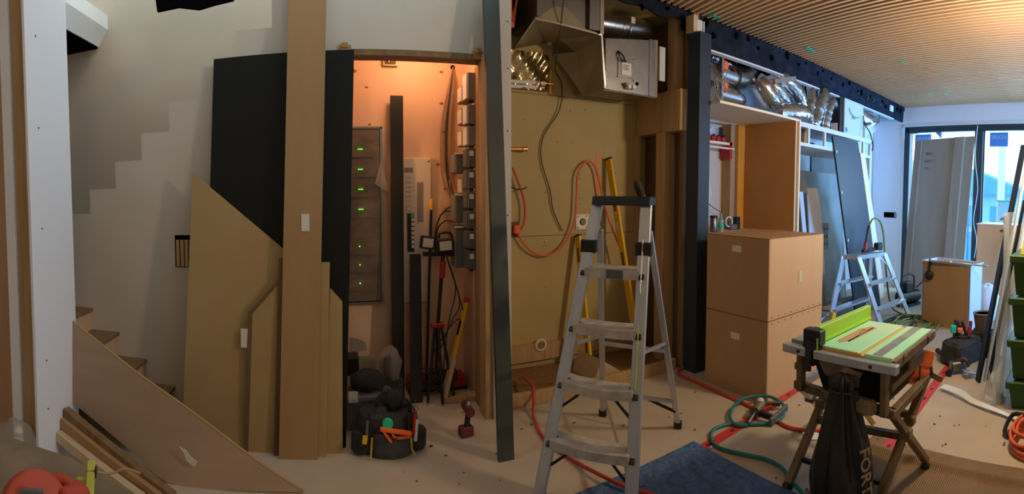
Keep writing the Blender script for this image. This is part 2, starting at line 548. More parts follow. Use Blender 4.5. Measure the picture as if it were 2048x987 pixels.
part(bw, 'chalk_line', MB().box(2.245, 2.265, 3.647, 3.65, 1.15, 1.86), 'orange', label='faint orange chalk mark')
part(bw, 'upper_board', MB().box(2.95, 7.62, 3.642, 3.65, 2.27, CEIL), 'white_wall')
part(bw, 'lower_board', MB().box(4.05, 7.62, 3.642, 3.65, 0, 2.27), 'white_wall')
rw = struct('wall_recess_right', MB().box(2.80, 2.86, 3.0, 3.66, 0, CEIL), 'wood_dark')
part(rw, 'stud', MB().box(2.66, 2.69, 3.585, 3.65, 0, 2.03), 'wood')
part(rw, 'stud', MB().box(2.66, 2.79, 3.21, 3.32, 0, 2.03), 'wood')
part(rw, 'stud', MB().box(2.72, 2.79, 3.02, 3.07, 0, 2.03), 'wood_dark')
part(rw, 'beam', MB().box(2.675, 2.79, 3.02, 3.65, 2.03, 2.38), 'wood', bev=.006)
part(rw, 'stud', MB().box(2.69, 2.79, 3.12, 3.21, 2.38, CEIL), 'wood')
part(rw, 'backing', MB().box(2.795, 2.80, 3.0, 3.65, 0, 2.03), 'mdf_edge')  # coloured dark to give the shade between the studs
# the curb and the floor inside it
cu = struct('trim_5', MB().box(1.16, 2.68, 3.035, 3.075, 0, .095), 'wood', label='low wooden curb across the recess', bev=.004)
struct('floor_recess', MB().box(1.16, 2.79, 3.075, 3.65, 0, .035), 'wood_dark')
solo('plywood_offcut', MB().board([(1.22, 3.35, .045), (1.72, 3.2, .05), (1.80, 3.58, .06), (1.24, 3.6, .055)], .015), 'wood_dark', 'dark plywood offcut lying flat inside the recess curb', 'plywood')
solo('wood_wedge', MB().prism([(1.92, 3.12, .036), (2.22, 3.12, .036), (1.98, 3.12, .20)], (-.03, .30, 0)), 'wood_light', 'pale sloping board wedge standing in the recess behind the curb', 'board')
# ceiling with oak slats
cl = struct('ceiling', MB().box(1.2, 8.2, -4, 3.7, CEIL + .012, CEIL + .08), 'felt')
struct('ceiling_rear', MB().box(-4, 1.2, -4, 2.3, 3.75, 3.85), 'white_wall')
struct('ceiling_stairwell', MB().box(-4, 1.2, 2.3, 4.1, 5.3, 5.4), 'white_wall')
sl_me = None
k = 0
y0s, y1s = 3.01, -1.6
for i in range(96):
    x = 1.5 + i * .0630 + (i // 10) * .008
    L = (y0s - y1s) / cos(R8)
    if sl_me is None:
        sl_me = mesh('slat', MB().box(-.0125, .0125, -L, 0, -.036, .012), 'slat')
    o = bpy.data.objects.new('slat', sl_me)
    o.location = (x, y0s, CEIL)
    o.rotation_euler = (0, 0, -R8)
    o.parent = cl
    COL.objects.link(o)
struct('wall_recess_void', MB().box(1.16, 1.42, 3.60, 3.645, 2.66, 3.03), 'felt_dark')  # dark sheet standing in for the unlit void beside the duct
# fascia of black felt
fm = MB()
random.seed(3)
def fasc(u, v):
    x = 1.55 + 5.95 * u
    zb = 2.775 if x > 2.74 else 2.955 + .012 * sin(x * 17) - .03 * max(0, 1 - abs(x - 2.45) * 4)
    return (x, 3.035 + .008 * sin(x * 9) * v + .012 * sin(x * 23 + 1) * v, zb + (CEIL - zb) * v)
fm.grid(fasc, 120, 5)
fs = struct('trim_6', fm, 'felt', label='black felt fascia under the slatted ceiling')
sol = fs.modifiers.new('thick', 'SOLIDIFY')
sol.thickness = .02
for i in range(26):
    x = 2.3 + 5.1 * (i / 25) + random.uniform(-.06, .06)
    z = random.choice([2.99, 2.94, 2.90, 2.97])
    r = random.uniform(.012, .035)
    p = [(x + r * cos(a) * random.uniform(.6, 1.2), 3.018, z + r * 1.4 * sin(a) * random.uniform(.6, 1.2)) for a in [j * pi / 4 for j in range(8)]]
    part(fs, 'tear', MB().prism(p, (0, .008, 0)), 'felt_dark')
for x in (6.05, 6.25, 6.5):
    part(fs, 'bracket', MB().tube([(x, 3.0, 2.93), (x + .01, 2.98, 2.9), (x, 3.0, 2.87)], .006, 6), 'metal')
part(fs, 'outlet_box', MB().box(6.88, 7.0, 3.0, 3.02, 2.86, 2.95).box(6.9, 6.98, 2.995, 3.0, 2.88, 2.93), 'white_plastic')
part(fs, 'felt_flap', MB().prism([(7.15, 3.01, CEIL), (7.5, 3.01, CEIL), (7.5, 3.01, CEIL - .10), (7.46, 3.01, CEIL - .06), (7.40, 3.01, CEIL - .11), (7.33, 3.01, CEIL - .05), (7.25, 3.01, CEIL - .09), (7.2, 3.01, CEIL - .04)], (0, .012, 0)), 'felt')
part(fs, 'bottom_flange', MB().box(2.86, 7.1, 3.03, 3.09, 2.76, 2.776), 'frame_white')
struct('ceiling_recess', MB().box(1.14, 2.8, 3.05, 3.65, 3.035, 3.06), 'drywall_green')
# window wall
wl = MB()
wbox(wl, -.75, -.02, -.15, 0, 0, CEIL + .1)
wbox(wl, -.02, 3.2, -.15, 0, 2.70, CEIL + .1)
wbox(wl, 3.2, 7.2, -.15, 0, 0, CEIL + .1)
ri = struct('wall_right', wl, 'white_wall')
mb = MB()
wbox(mb, .0, .10, -.13, -.005, .02, 2.70)
wbox(mb, 3.08, 3.18, -.13, -.005, .02, 2.70)
wbox(mb, .0, 3.18, -.13, -.005, 2.60, 2.70)
wbox(mb, .0, 3.18, -.13, -.005, .0, .10)
wn = struct('window_1', mb, 'window_frame', bev=.006)
mb = MB()
wbox(mb, 1.27, 1.40, -.13, .0, .1, 2.60)
part(wn, 'mullion', mb, 'window_frame')
mb = MB()
wbox(mb, 1.405, 1.43, -.05, -.03, .1, 2.6)
part(wn, 'sash_edge', mb, 'window_frame')
for a, b in ((.1, 1.27), (1.40, 3.08)):
    mb = MB()
    wbox(mb, a, b, -.075, -.069, .1, 2.60)
    part(wn, 'pane', mb, 'glass')
mb = MB()
wbox(mb, -.05, 0, -.005, .012, 0, 2.74)
wbox(mb, -.05, 3.22, -.005, .012, 2.70, 2.74)
part(wn, 'casing', mb, 'frame_white')
up, rt = V((0, 0, 1)), -WD       # mirrored: the stickers face outdoors
for (u0, u1, z0, z1, sz) in ((.17, .47, 2.41, 2.58, .085), (1.50, 1.80, 2.36, 2.58, .085)):
    mb = MB()
    wbox(mb, u0, u1, -.068, -.066, z0, z1)
    st = part(wn, 'sticker', mb, 'sticker_blue', label='blue sticker with mirrored lettering on the glass')
    t = text_mb('KOLBE', sz, ww((u0 + u1) / 2, -.064, z1 - .075), rt, up)
    part(st, 'lettering', t, 'sticker_text')
mb = MB()
mb.prism([ww(.55, -.064, 2.60), ww(.66, -.064, 2.60), ww(.66, -.064, 2.50)], WN * .002)
part(wn, 'corner_sticker', mb, 'sticker_blue')
mb = MB()
wbox(mb, -.36, -.12, .0, .008, 1.17, 1.26)
ho = part(ri, 'outlet_hole', mb, 'felt_dark', label='dark wall box opening beside the window')
mb = MB()
wbox(mb, -.15, -.115, .008, .012, 1.18, 1.25)
part(ho, 'outlet_lip', mb, 'metal')
# unseen rest of the room, closing it off
struct('wall_behind', MB().box(-4, 8.2, -4.1, -4, 0, 3.9), 'beige_wall')
struct('wall_far_left', MB().box(-4.1, -4, -4, 4.1, 0, 5.4), 'beige_wall')
# partition end at the left: framing between two sheets of drywall
pt = struct('wall_partition', MB().box(-1.637, -1.515, 2.13, 2.50, 0, 3.4), 'wood')
part(pt, 'drywall_sheet', MB().box(-1.513, -1.497, 2.07, 2.50, 0, 3.4), 'white_wall')
part(pt, 'drywall_sheet', MB().box(-1.70, -1.64, 2.11, 2.50, 0, 3.4), 'white_wall')
part(pt, 'torn_paper', MB().tube([(-1.515, 2.10, z * .1) for z in range(0, 34)], .006, 5, jit=.6), 'mdf_dark')
for z in (.35, .62, 1.35, 1.9, 2.4):
    part(pt, 'screw_head', MB().lathe([(.006, 0), (.005, .002)], (-1.496, 2.17, z), 8, Matrix.Rotation(pi / 2, 3, 'Y')), 'ink')
pw = struct('wall_plywood', MB().box(-3.2, -1.72, 2.50, 2.54, 0, 3.4), 'peach')
part(pw, 'hook', MB().tube([(-1.92, 2.49, .92), (-1.92, 2.46, .9), (-1.90, 2.46, .86), (-1.92, 2.46, .82), (-1.90, 2.48, .80)], .012, 6, smooth=3), 'black_plastic')
# bulkhead over the stairs
bk = MB()
pf = [(-2.05, 2.91), (-1.95, 3.05), (-1.95, 3.18), (-3.4, 3.18), (-3.4, 2.91)]
bk.prism([(x, 2.6, z) for x, z in pf], (0, 1.4, 0))
b = struct('ceiling_bulkhead', bk, 'bright_paint')
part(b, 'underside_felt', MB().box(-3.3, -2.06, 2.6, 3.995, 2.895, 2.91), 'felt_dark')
struct('ceiling_flap', MB().prism([(-1.21, 3.3, 2.845), (-1.05, 3.3, 2.852), (-.9, 3.3, 2.815), (-.78, 3.3, 2.835), (-.65, 3.3, 2.85), (-.6, 3.3, 3.2), (-1.25, 3.3, 3.2)], (0, .03, 0)), 'felt_dark')

# ------------------------------------------------------------------ outdoors
ed = MB().box(8.3, 40, -16, 26, -.9, -.8)
struct('ground_outside', ed, 'ext_light')
hs = thing('house', 'pale neighbouring house with slate gable roof beyond the window', 'house', (21, 5.2, -.8))
part(hs, 'wall', MB().box(20, 25, 2.6, 8.5, -.8, 1.9), 'ext_light')
part(hs, 'roof', MB().prism([(19.6, 2.0, 1.8), (19.6, 9.0, 1.8), (19.6, 5.3, 3.0)], (6, 0, 0)), 'ext_roof')
for y in (3.4, 4.6):
    part(hs, 'window', MB().box(19.97, 20, y, y + .6, .4, 1.3), 'ext_roof')
h2 = thing('house', 'second pale house with low roof, farther off beyond the window', 'house', (30, -2, -.8))
part(h2, 'wall', MB().box(30, 34, -6, 3.2, -.8, 2.4), 'ext_light')
part(h2, 'roof', MB().prism([(29.6, -6.4, 2.3), (29.6, 3.6, 2.3), (29.6, -1, 4.2)], (5, 0, 0)), 'ext_roof')
po = solo('porch_post', MB().box(10.0, 10.12, 1.72, 1.86, -.8, 3.6), 'ext_post', 'pale square porch post just outside the window', 'post')
struct('wall_outside', MB().prism([(9.6, -1, -.8), (9.6, 3.4, -.8), (9.6, 3.4, .62), (9.6, 1.6, 1.02), (9.6, -1, 1.2)], (.1, 0, 0)), 'ext_roof')
bn = thing('wheelie_bin', 'pale wheelie bin with green lid outside the window', 'bin', (8.9, 1.5, -.8))
part(bn, 'body', MB().box(8.8, 9.1, 1.36, 1.62, -.8, 1.5), 'ext_light')
part(bn, 'lid', MB().box(8.78, 9.12, 1.34, 1.64, 1.5, 1.53), 'tape_green')
random.seed(11)
tb = MB()
for i in range(14):
    tb.blob((random.uniform(16, 18), random.uniform(5.5, 9.5), random.uniform(.6, 2.6)), .9, .9, .8, 8, 6, .2)
solo('tree', tb, 'ext_green', 'hazy leafy tree beside the gabled house outdoors', 'tree')
# ================================================================== STAIRS AND LEANING BOARDS
st = thing('staircase', 'lower flight of bare wooden stairs climbing left along the wall', 'stairs', (-1.4, 2.8, 0))
zs = [.22, .386, .555, .711, .88, 1.05, 1.22]
for i, z in enumerate(zs):
    ya, yb = 2.56, 3.048
    nx = -1.07 - .205 * i
    part(st, 'tread', MB().box(nx - .225, nx + .012, ya, yb, z - .022, z), 'wood_dark')
    part(st, 'riser', MB().box(nx - .018, nx, ya, yb, (zs[i - 1] if i else 0), z - .022), 'peach')
sb = thing('skirt_board', 'long brown stair skirt board sloping down across the stairs', 'board', (-.9, 2.35, 0))
tp = spline([(-1.495, 2.46, .765), (-1.1, 2.435, .535), (-.742, 2.41, .345), (-.40, 2.375, .14), (-.16, 2.35, .008)], 3)
bt_ = spline([(-1.495, 2.43, .285), (-1.3, 2.405, .20), (-1.08, 2.37, .10), (-.86, 2.32, .004), (-.5, 2.335, .004)], 3)
part(sb, 'face', MB().grid(lambda u, v: bt_[round(u * 12)].lerp(tp[round(u * 12)], v), 12, 4, .014), 'stain', True)
part(sb, 'top_edge', MB().tube([p + V((0, .006, .004)) for p in tp], .007, 6), 'mdf')
part(sb, 'torn_label', MB().prism([(-.80, 2.335, .20), (-.76, 2.333, .185), (-.735, 2.331, .155), (-.70, 2.33, .135), (-.715, 2.329, .105), (-.76, 2.33, .135), (-.77, 2.332, .17)], (0, -.004, 0)), 'sticker', label='torn white paper label')
for lab, a, b, wd, m in (('dark brown timber under the skirt board, uppermost of the sloping lengths', (-1.495, 2.34, .27), (-.80, 2.22, -.005), .05, 'wood_dark'),
                         ('brown timber length below the dark one by the stairs', (-1.495, 2.30, .225), (-.86, 2.19, .0), .035, 'mdf_dark'),
                         ('whitish painted timber length lowest of those sloping by the stairs', (-1.495, 2.26, .165), (-.94, 2.15, .0), .045, 'wood_light')):
    solo('timber_length', MB().bar(a, b, .05, wd, (0, 1, 0)), m, lab, 'timber', 'timber lengths sloping below the skirt board')
solo('kraft_scrap', MB().board([(-1.45, 2.28, .04), (-1.15, 2.2, .02), (-1.2, 2.02, .01), (-1.4, 2.05, .03)], .004), 'vinyl', 'crumpled clear plastic scrap on the floor by the partition', 'scrap')

def panel(name, pts, m, label, t=.018, cat='board', group=None, **k):
    return solo(name, MB().board(pts, t), m, label, cat, group, **k)

# black sheet: bottom out from the wall, top against it
panel('black_sheet', [(-.725, 3.0, 2.37), (.157, 3.0, 2.388), (.066, 2.78, 0), (-.80, 2.78, 0)], 'black', 'tall black laminate sheet leaning behind the brown boards', .02, 'sheet', 'boards leaning beside the closet')
g = 'boards leaning beside the closet'
panel('angled_board', [(-.855, 2.90, 1.652), (-.225, 2.852, 1.12), (-.235, 2.74, 0), (-.92, 2.74, 0)], 'mdf', 'large pale board with long diagonal top edge against the black sheet', .016, group=g)
p2 = thing('angled_board', 'smaller board with clipped top corner and shadow-dark edge beside the tall brown board', 'board', (-.4, 2.72, 0), group=g)
part(p2, 'face', MB().board([(-.305, 2.80, .99), (-.475, 2.785, .80), (-.505, 2.715, 0), (-.30, 2.715, 0)], .018), 'mdf')
part(p2, 'edge_shadow_strip', MB().bar((-.31, 2.80, 1.0), (-.486, 2.787, .805), .024, .012), 'mdf_edge')  # dark strips modelled in place of the shadow along the board edge
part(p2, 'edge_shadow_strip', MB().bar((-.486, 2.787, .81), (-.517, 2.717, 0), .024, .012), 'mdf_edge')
panel('angled_board', [(-.312, 2.80, 1.13), (-.235, 2.80, 1.13), (-.30, 2.69, 0), (-.352, 2.69, 0)], 'mdf_edge', 'narrow dark strip standing just left of the tall brown board', .012, group=g)
tb_ = thing('tall_board', 'tall brown veneer board with one white sticker, reaching the ceiling', 'board', (-.2, 2.7, 0), group=g)
part(tb_, 'face', MB().board([(-.236, 2.98, 2.86), (-.003, 2.98, 2.86), (-.10, 2.655, 0), (-.318, 2.655, 0)], .02), 'mdf_dark')
def stickon(T, x0, x1, z0, z1, y0, y1, label):
    part(T, 'sticker', MB().board([(x0, y1, z1), (x1, y1, z1), (x1, y0, z0), (x0, y0, z0)], .002), 'sticker', label=label)
stickon(tb_, -.176, -.128, 1.285, 1.385, 2.797, 2.809, 'plain white sticker')
stickon(bpy.data.objects['angled_board'], -.545, -.503, .60, .71, 2.766, 2.775, 'plain white sticker')
panel('narrow_board', [(-.062, 2.805, 1.10), (-.012, 2.805, 1.10), (-.05, 2.69, 0), (-.10, 2.69, 0)], 'mdf', 'narrow pale strip against the right side of the tall brown board', .015, group=g)
panel('angled_board', [(-.013, 2.815, .945), (.058, 2.81, .865), (.045, 2.72, 0), (-.06, 2.72, 0)], 'mdf', 'low pale board with clipped right corner in front of the black sheet', .015, group=g)
panel('grey_plank', [(.962, 2.912, 2.76), (1.064, 2.912, 2.76), (.985, 2.45, 0), (.893, 2.45, 0)], 'grey_plank', 'tall dark grey plank leaning at the right side of the closet opening', .03, 'plank')

# foreground worktop with saw, lower left corner
wt = thing('worktop', 'dusty brown worktop in the near left corner', 'table', (-.8, .9, 0))
part(wt, 'top', MB().prism([(-1.10, 1.15, .70), (-.98, 1.225, .70), (-.76, 1.22, .70), (-.42, 1.10, .70), (-.42, .5, .70), (-1.3, .5, .70)], (0, 0, .02)), 'dusty_ply')
for x, y in ((-1.0, .6), (-.5, .6), (-.98, 1.08), (-.52, 1.05)):
    part(wt, 'leg', MB().box(x - .03, x + .03, y - .03, y + .03, 0, .70), 'wood_dark')
# circular saw: red shell, grey plate, yellow-green guide
cs = thing('circular_saw', 'red circular saw lying on the dusty worktop', 'saw', (-.62, .88, .72))
R_ = Matrix.Rotation(radians(50), 3, 'Z') @ Matrix.Rotation(radians(58), 3, 'X')
part(cs, 'blade_guard', MB().lathe([(.02, -.026), (.075, -.026), (.08, -.018), (.08, .018), (.072, .026), (.02, .026)], (-.675, .905, .775), 20, R_), 'red_tool', True, bev=.003)
part(cs, 'motor_housing', MB().tube([(-.62, .935, .775), (-.605, 1.01, .765)], .038, 14), 'red_tool', True, bev=.006)
part(cs, 'handle', MB().tube([(-.70, .955, .75), (-.685, .98, .79), (-.645, .995, .80), (-.605, .99, .785)], .015, 8, smooth=4), 'red_tool', True)
part(cs, 'handle_grip', MB().tube([(-.692, .97, .775), (-.655, .99, .797)], .0175, 8), 'black_plastic', True)
part(cs, 'base_plate', MB().rbox((-.63, .88, .724), (.17, .11, .005), .5), 'metal')
part(cs, 'rating_plate', MB().rbox((-.615, .885, .80), (.035, .008, .03), .4), 'label')
part(cs, 'vent_plate', MB().rbox((-.66, .88, .815), (.05, .012, .035), .4), 'grey_box_dark')
hc = thing('hand_clamp', 'yellow green bar clamp beside the red saw', 'clamp', (-.58, 1.03, .72))
part(hc, 'bar', MB().bar((-.625, 1.10, .795), (-.545, .93, .745), .022, .028), 'yellow_green', bev=.003)
part(hc, 'jaw', MB().rbox((-.625, 1.06, .75), (.045, .028, .055), .5), 'yellow_green', bev=.006)
part(hc, 'jaw', MB().rbox((-.57, .965, .745), (.045, .028, .05), .5), 'yellow_green', bev=.006)
part(hc, 'grip', MB().tube([(-.64, 1.04, .745), (-.61, .97, .74)], .012, 8), 'black_plastic', True)
part(hc, 'screw_pad', MB().rbox((-.61, 1.075, .79), (.025, .025, .018), .4), 'black_plastic')
solo('cord_loop', MB().tube([(-.615, 1.085, .785), (-.575, 1.11, .775), (-.54, 1.13, .785), (-.50, 1.14, .775)], .0035, 6, smooth=4), 'cable_tan', 'thin tan cord trailing from the clamp on the worktop', 'cord', smooth=True)
solo('plastic_bag', MB().blob((-1.62, 2.02, .16), .14, .10, .16, 12, 8, .14), 'vinyl', 'crumpled clear plastic bag beyond the partition end', 'bag')

# ================================================================== CLOSET
# network enclosure
ne = thing('network_enclosure', 'dusty wall enclosure with rows of green lights in the closet', 'enclosure', (.2, 3.62, .67))
part(ne, 'door', MB().box(.02, .375, 3.612, 3.645, .68, 1.985), 'smoke_glass', bev=.004)
part(ne, 'frame', MB().box(.375, .392, 3.605, 3.65, .67, 1.995).box(.02, .392, 3.605, 3.65, 1.985, 2.0).box(.02, .392, 3.605, 3.65, .66, .675), 'metal')
for z in (1.83, 1.68, 1.53, 1.38, 1.10, .96, .82):
    u = part(ne, 'device_shelf', MB().box(.12, .33, 3.604, 3.612, z - .06, z - .005), 'smoke_glass')
    for k in range(3 if z > 1.3 else 1):
        part(u, 'light', MB().box(.207 + k * .013, .215 + k * .013, 3.598, 3.606, z - .003, z + .004), 'green_led')
solo('clear_pouch', MB().prism([(.372, 3.58, 1.73), (.42, 3.58, 1.58), (.44, 3.58, 1.50), (.33, 3.58, 1.57)], (0, .012, 0)), 'vinyl', 'clear plastic pouch of papers hanging from the enclosure', 'pouch')
# breaker panel
bp = thing('breaker_panel', 'white electrical breaker panel on the closet plywood', 'panel', (.62, 3.62, .66))
part(bp, 'cover', MB().box(.47, .765, 3.61, 3.648, .66, 1.765), 'enamel_white', bev=.004)
part(bp, 'rating_label', MB().box(.555, .625, 3.606, 3.61, 1.66, 1.69), 'grey_box')
part(bp, 'directory_label', MB().box(.655, .70, 3.606, 3.61, 1.28, 1.58), 'grey_box')
for i in range(26):
    if i in (8, 9, 10, 11, 12, 13, 14, 15):
        continue
    z = 1.62 - i * .036
    for x in (.505, .568):
        part(bp, 'blank_slot', MB().box(x, x + .042, 3.604, 3.61, z, z + .022), 'enamel_white')
part(bp, 'breaker_bank', MB().box(.575, .628, 3.602, 3.61, 1.05, 1.345), 'black_plastic')
for i in range(7):
    part(bp, 'breaker', MB().box(.606, .626, 3.592, 3.602, 1.08 + i * .034, 1.104 + i * .034), 'label')
part(bp, 'green_breaker', MB().box(.6, .626, 3.592, 3.602, 1.315, 1.34), 'tape_green')
for x, z in ((.745, 1.74), (.745, 1.15)):
    part(bp, 'screw', MB().lathe([(.007, 0), (.005, .004)], (x, 3.61, z), 8, Matrix.Rotation(pi / 2, 3, 'X')), 'ink')
jb = thing('junction_box', 'open metal junction box with red wires at the top of closet wall', 'box', (.46, 3.6, 2.48))
part(jb, 'box', MB().box(.405, .515, 3.62, 3.65, 2.455, 2.56), 'metal_dull')
part(jb, 'hollow', MB().box(.42, .50, 3.612, 3.62, 2.468, 2.555), 'mdf_edge')
for k in range(6):
    random.seed(k)
    part(jb, 'wire', MB().tube([(.43 + random.random() * .06, 3.606, 2.475 + random.random() * .06) for _ in range(4)], .004, 5, smooth=3), ('red', 'label', 'cable')[k % 3])
# black boards standing in the opening
panel('black_board', [(.452, 3.575, 2.225), (.548, 3.575, 2.225), (.520, 3.455, 0), (.432, 3.455, 0)], 'black_post', 'taller narrow black board leaning against the closet back wall', .022, 'board')
panel('black_board', [(.578, 3.50, 1.045), (.660, 3.50, 1.045), (.632, 3.32, 0), (.542, 3.32, 0)], 'black_post', 'shorter narrow black board standing beside the taller one', .022, 'board')
# grey boxes on the right-hand closet wall
zb = [2.33, 2.11, 1.96, 1.81, 1.66, 1.51, 1.37, 1.23, 1.09, .94]
names = ['topmost', 'second', 'third', 'fourth', 'fifth', 'sixth', 'seventh', 'eighth', 'lowest']
for i in range(9):
    z1, z0 = zb[i], zb[i + 1] + .012
    if i == 0:
        z0 += .02
    t = thing('control_box', names[i] + ' grey control box in the tall front column on the closet side wall', 'control box', (.985, 3.27, z0), group='grey control boxes on the closet wall')
    mm = 'grey_box' if i < 3 else 'grey_box_dark'
    part(t, 'housing', MB().box(.945, 1.03, 3.215, 3.33, z0 + .005, z1), mm, bev=.004)
    part(t, 'front_cover', MB().box(.937, .945, 3.225, 3.32, z0 + .012, z1 - .006), 'label' if i < 3 else mm)
    part(t, 'conduit_nipple', MB().lathe([(.016, 0), (.016, .022)], (.985, 3.27, z0 - .012), 10), 'black_plastic')
    if i > 2:
        part(t, 'rating_label', MB().box(.955, .985, 3.2125, 3.215, z1 - .055, z1 - .02), 'label')
for i, (z0, z1) in enumerate(((1.64, 1.79), (1.28, 1.49), (.95, 1.255))):
    t = thing('control_box', ('small upper', 'middle', 'tall lower')[i] + ' grey control box set deeper behind the front column', 'control box', (.95, 3.45, z0), group='grey control boxes behind the column')
    part(t, 'housing', MB().box(.90, 1.03, 3.38, 3.52, z0, z1), 'grey_box_dark', bev=.004)
    part(t, 'front_cover', MB().box(.892, .90, 3.39, 3.51, z0 + .01, z1 - .01), 'grey_box')
    part(t, 'rim', MB().box(.89, .96, 3.374, 3.38, z1 - .012, z1), 'label')
for i, z in enumerate((2.22, 2.06, 1.9, 1.55)):
    t = thing('control_box', names[i] + ' pale backplate box hidden behind the front column', 'control box', (.97, 3.48, z - .06), group='pale boxes behind the column')
    part(t, 'housing', MB().box(.955, 1.03, 3.40, 3.52, z - .06, z + .06), 'grey_box', bev=.004)
    part(t, 'front_cover', MB().box(.949, .955, 3.41, 3.51, z - .05, z + .05), 'label')
# cable bundle hanging from a hole
random.seed(5)
cbn = thing('cable_bundle', 'loose bundle of brown cables hanging from a hole in the plywood', 'cables', (.93, 3.6, 1.2))
part(cbn, 'hole', MB().lathe([(.018, 0), (.018, .003)], (.95, 3.65, 2.47), 12, Matrix.Rotation(pi / 2, 3, 'X')), 'felt_dark')
for k in range(11):
    dx = random.uniform(-.045, .03)
    e = random.uniform(-.06, .10)
    pts = [(.95, 3.635, 2.47), (.93 + dx * .5, 3.60, 2.33), (.895 + dx, 3.60, 2.05), (.885 + dx * 1.1, 3.59, 1.8), (.895 + dx * .9, 3.60, 1.58 + random.uniform(0, .1))]
    if k < 6:
        pts += [(.93 + e * .4, 3.58, 1.42), (.93 + e, 3.56, 1.28 + random.uniform(-.06, .06))]
    part(cbn, 'cable', MB().tube(pts, .0055, 6, smooth=5), 'cable_tan' if k % 3 else 'cable', True)
for k, pts in enumerate([[(.95, 3.56, 1.42), (.90, 3.57, 1.39), (.84, 3.6, 1.33), (.80, 3.62, 1.2), (.80, 3.62, 1.02)], [(.94, 3.55, 1.33), (.88, 3.57, 1.36), (.83, 3.6, 1.32)], [(.92, 3.54, 1.28), (.86, 3.58, 1.28), (.81, 3.62, 1.2), (.82, 3.62, 1.05)]]):
    part(cbn, 'cable', MB().tube(pts, .006, 6, smooth=5), 'cable', True)
# work light on tripod
wk = thing('work_light', 'twin headed work light on a black tripod in the closet', 'work light', (.78, 3.4, 0))
for (x, z, sx, sz, ry) in ((.69, 1.14, .105, .095, .12), (.82, 1.115, .125, .10, -.06)):
    hd = part(wk, 'lamp_head', MB().rbox((x, 3.40, z), (sx, .05, sz), 0, ry).rbox((x, 3.43, z), (sx * .7, .04, sz * .7), 0, ry), 'black_plastic', bev=.006)
    part(hd, 'lens', MB().rbox((x, 3.373, z), (sx * .72, .006, sz * .66), 0, ry), 'enamel_white')
part(wk, 'carry_handle', MB().tube([(.775, 3.4, 1.17), (.785, 3.4, 1.205), (.86, 3.4, 1.205), (.875, 3.4, 1.16)], .009, 7, smooth=3), 'black_plastic', True)
part(wk, 'crossbar', MB().bar((.66, 3.42, 1.055), (.90, 3.42, 1.045), .03, .03), 'black_plastic')
part(wk, 'pole', MB().tube([(.805, 3.40, 1.04), (.80, 3.4, .98), (.765, 3.4, .55), (.76, 3.40, .50)], .014, 8), 'black_plastic', True)
part(wk, 'clamp', MB().tube([(.803, 3.395, 1.0), (.796, 3.395, .88)], .022, 10), 'red', True, label='red locking collar')
hb = part(wk, 'hub', MB().rbox((.76, 3.40, .53), (.10, .05, .035)), 'red', bev=.006)
for dx, dy in ((-.10, -.12), (.10, -.10), (.02, .15), (.0, -.16)):
    part(wk, 'leg', MB().tube([(.76 + dx * .25, 3.40 + dy * .2, .52), (.76 + dx, 3.40 + dy, .012)], .011, 7), 'black_plastic', True)
for k in range(3):
    part(wk, 'power_cable', MB().tube([(.82, 3.38, 1.05), (.90 + .03 * k, 3.4, .8 - .1 * k), (.84 + .02 * k, 3.38, .55), (.80 - .05 * k, 3.35, .3), (.78, 3.36, .12)], .005, 6, smooth=5), 'cable', True)
bm = thing('pole_handle', 'black pole with yellow grip leaning beside the breaker panel', 'pole', (.7, 3.45, 0))
part(bm, 'shaft', MB().tube([(.755, 3.57, 1.37), (.68, 3.44, 0.0)], .011, 8), 'black_plastic', True)
part(bm, 'grip', MB().tube([(.755, 3.57, 1.37), (.757, 3.572, 1.44), (.757, 3.572, 1.455)], lambda t: .017 if t < .9 else .01, 8), 'yellow', True)
lv = thing('box_level', 'yellow box level leaning in the right side of closet', 'level', (.85, 3.36, 0))
part(lv, 'rail', MB().bar((.775, 3.30, .0), (.985, 3.40, .70), .022, .055, (0, 1, 0)), 'yellow', bev=.003)
part(lv, 'sleeve', MB().bar((.773, 3.295, .0), (.862, 3.335, .30), .03, .07, (0, 1, 0)), 'wood_light')
part(lv, 'grip_slot', MB().bar((.905, 3.350, .46), (.935, 3.364, .56), .026, .018, (0, 1, 0)), 'felt_dark')
part(lv, 'end_cap', MB().bar((.98, 3.398, .685), (.99, 3.403, .715), .026, .06, (0, 1, 0)), 'red')
rd = thing('tool_case', 'low red tool case lying at the back of the closet floor', 'case', (.78, 3.55, 0))
part(rd, 'body', MB().box(.56, 1.0, 3.48, 3.63, .015, .10), 'red', bev=.008)
part(rd, 'base', MB().box(.555, 1.01, 3.475, 3.635, 0, .02), 'black_plastic')
part(rd, 'handle', MB().tube([(.72, 3.5, .10), (.72, 3.5, .14), (.86, 3.5, .14), (.86, 3.5, .10)], .01, 7), 'black_plastic', True)
random.seed(9)
pts = [(random.uniform(.56, .95), random.uniform(3.42, 3.46), random.uniform(.02, .22)) for _ in range(22)]
solo('extension_lead', MB().tube(pts, .006, 6, smooth=5), 'cable', 'dark lead tangled around the tripod legs before the red tool case', 'cord', smooth=True)
solo('wood_block', MB().rbox((.90, 3.30, .02), (.26, .10, .035), -.1), 'wood', 'short wooden block lying on the closet floor under the level', 'block')
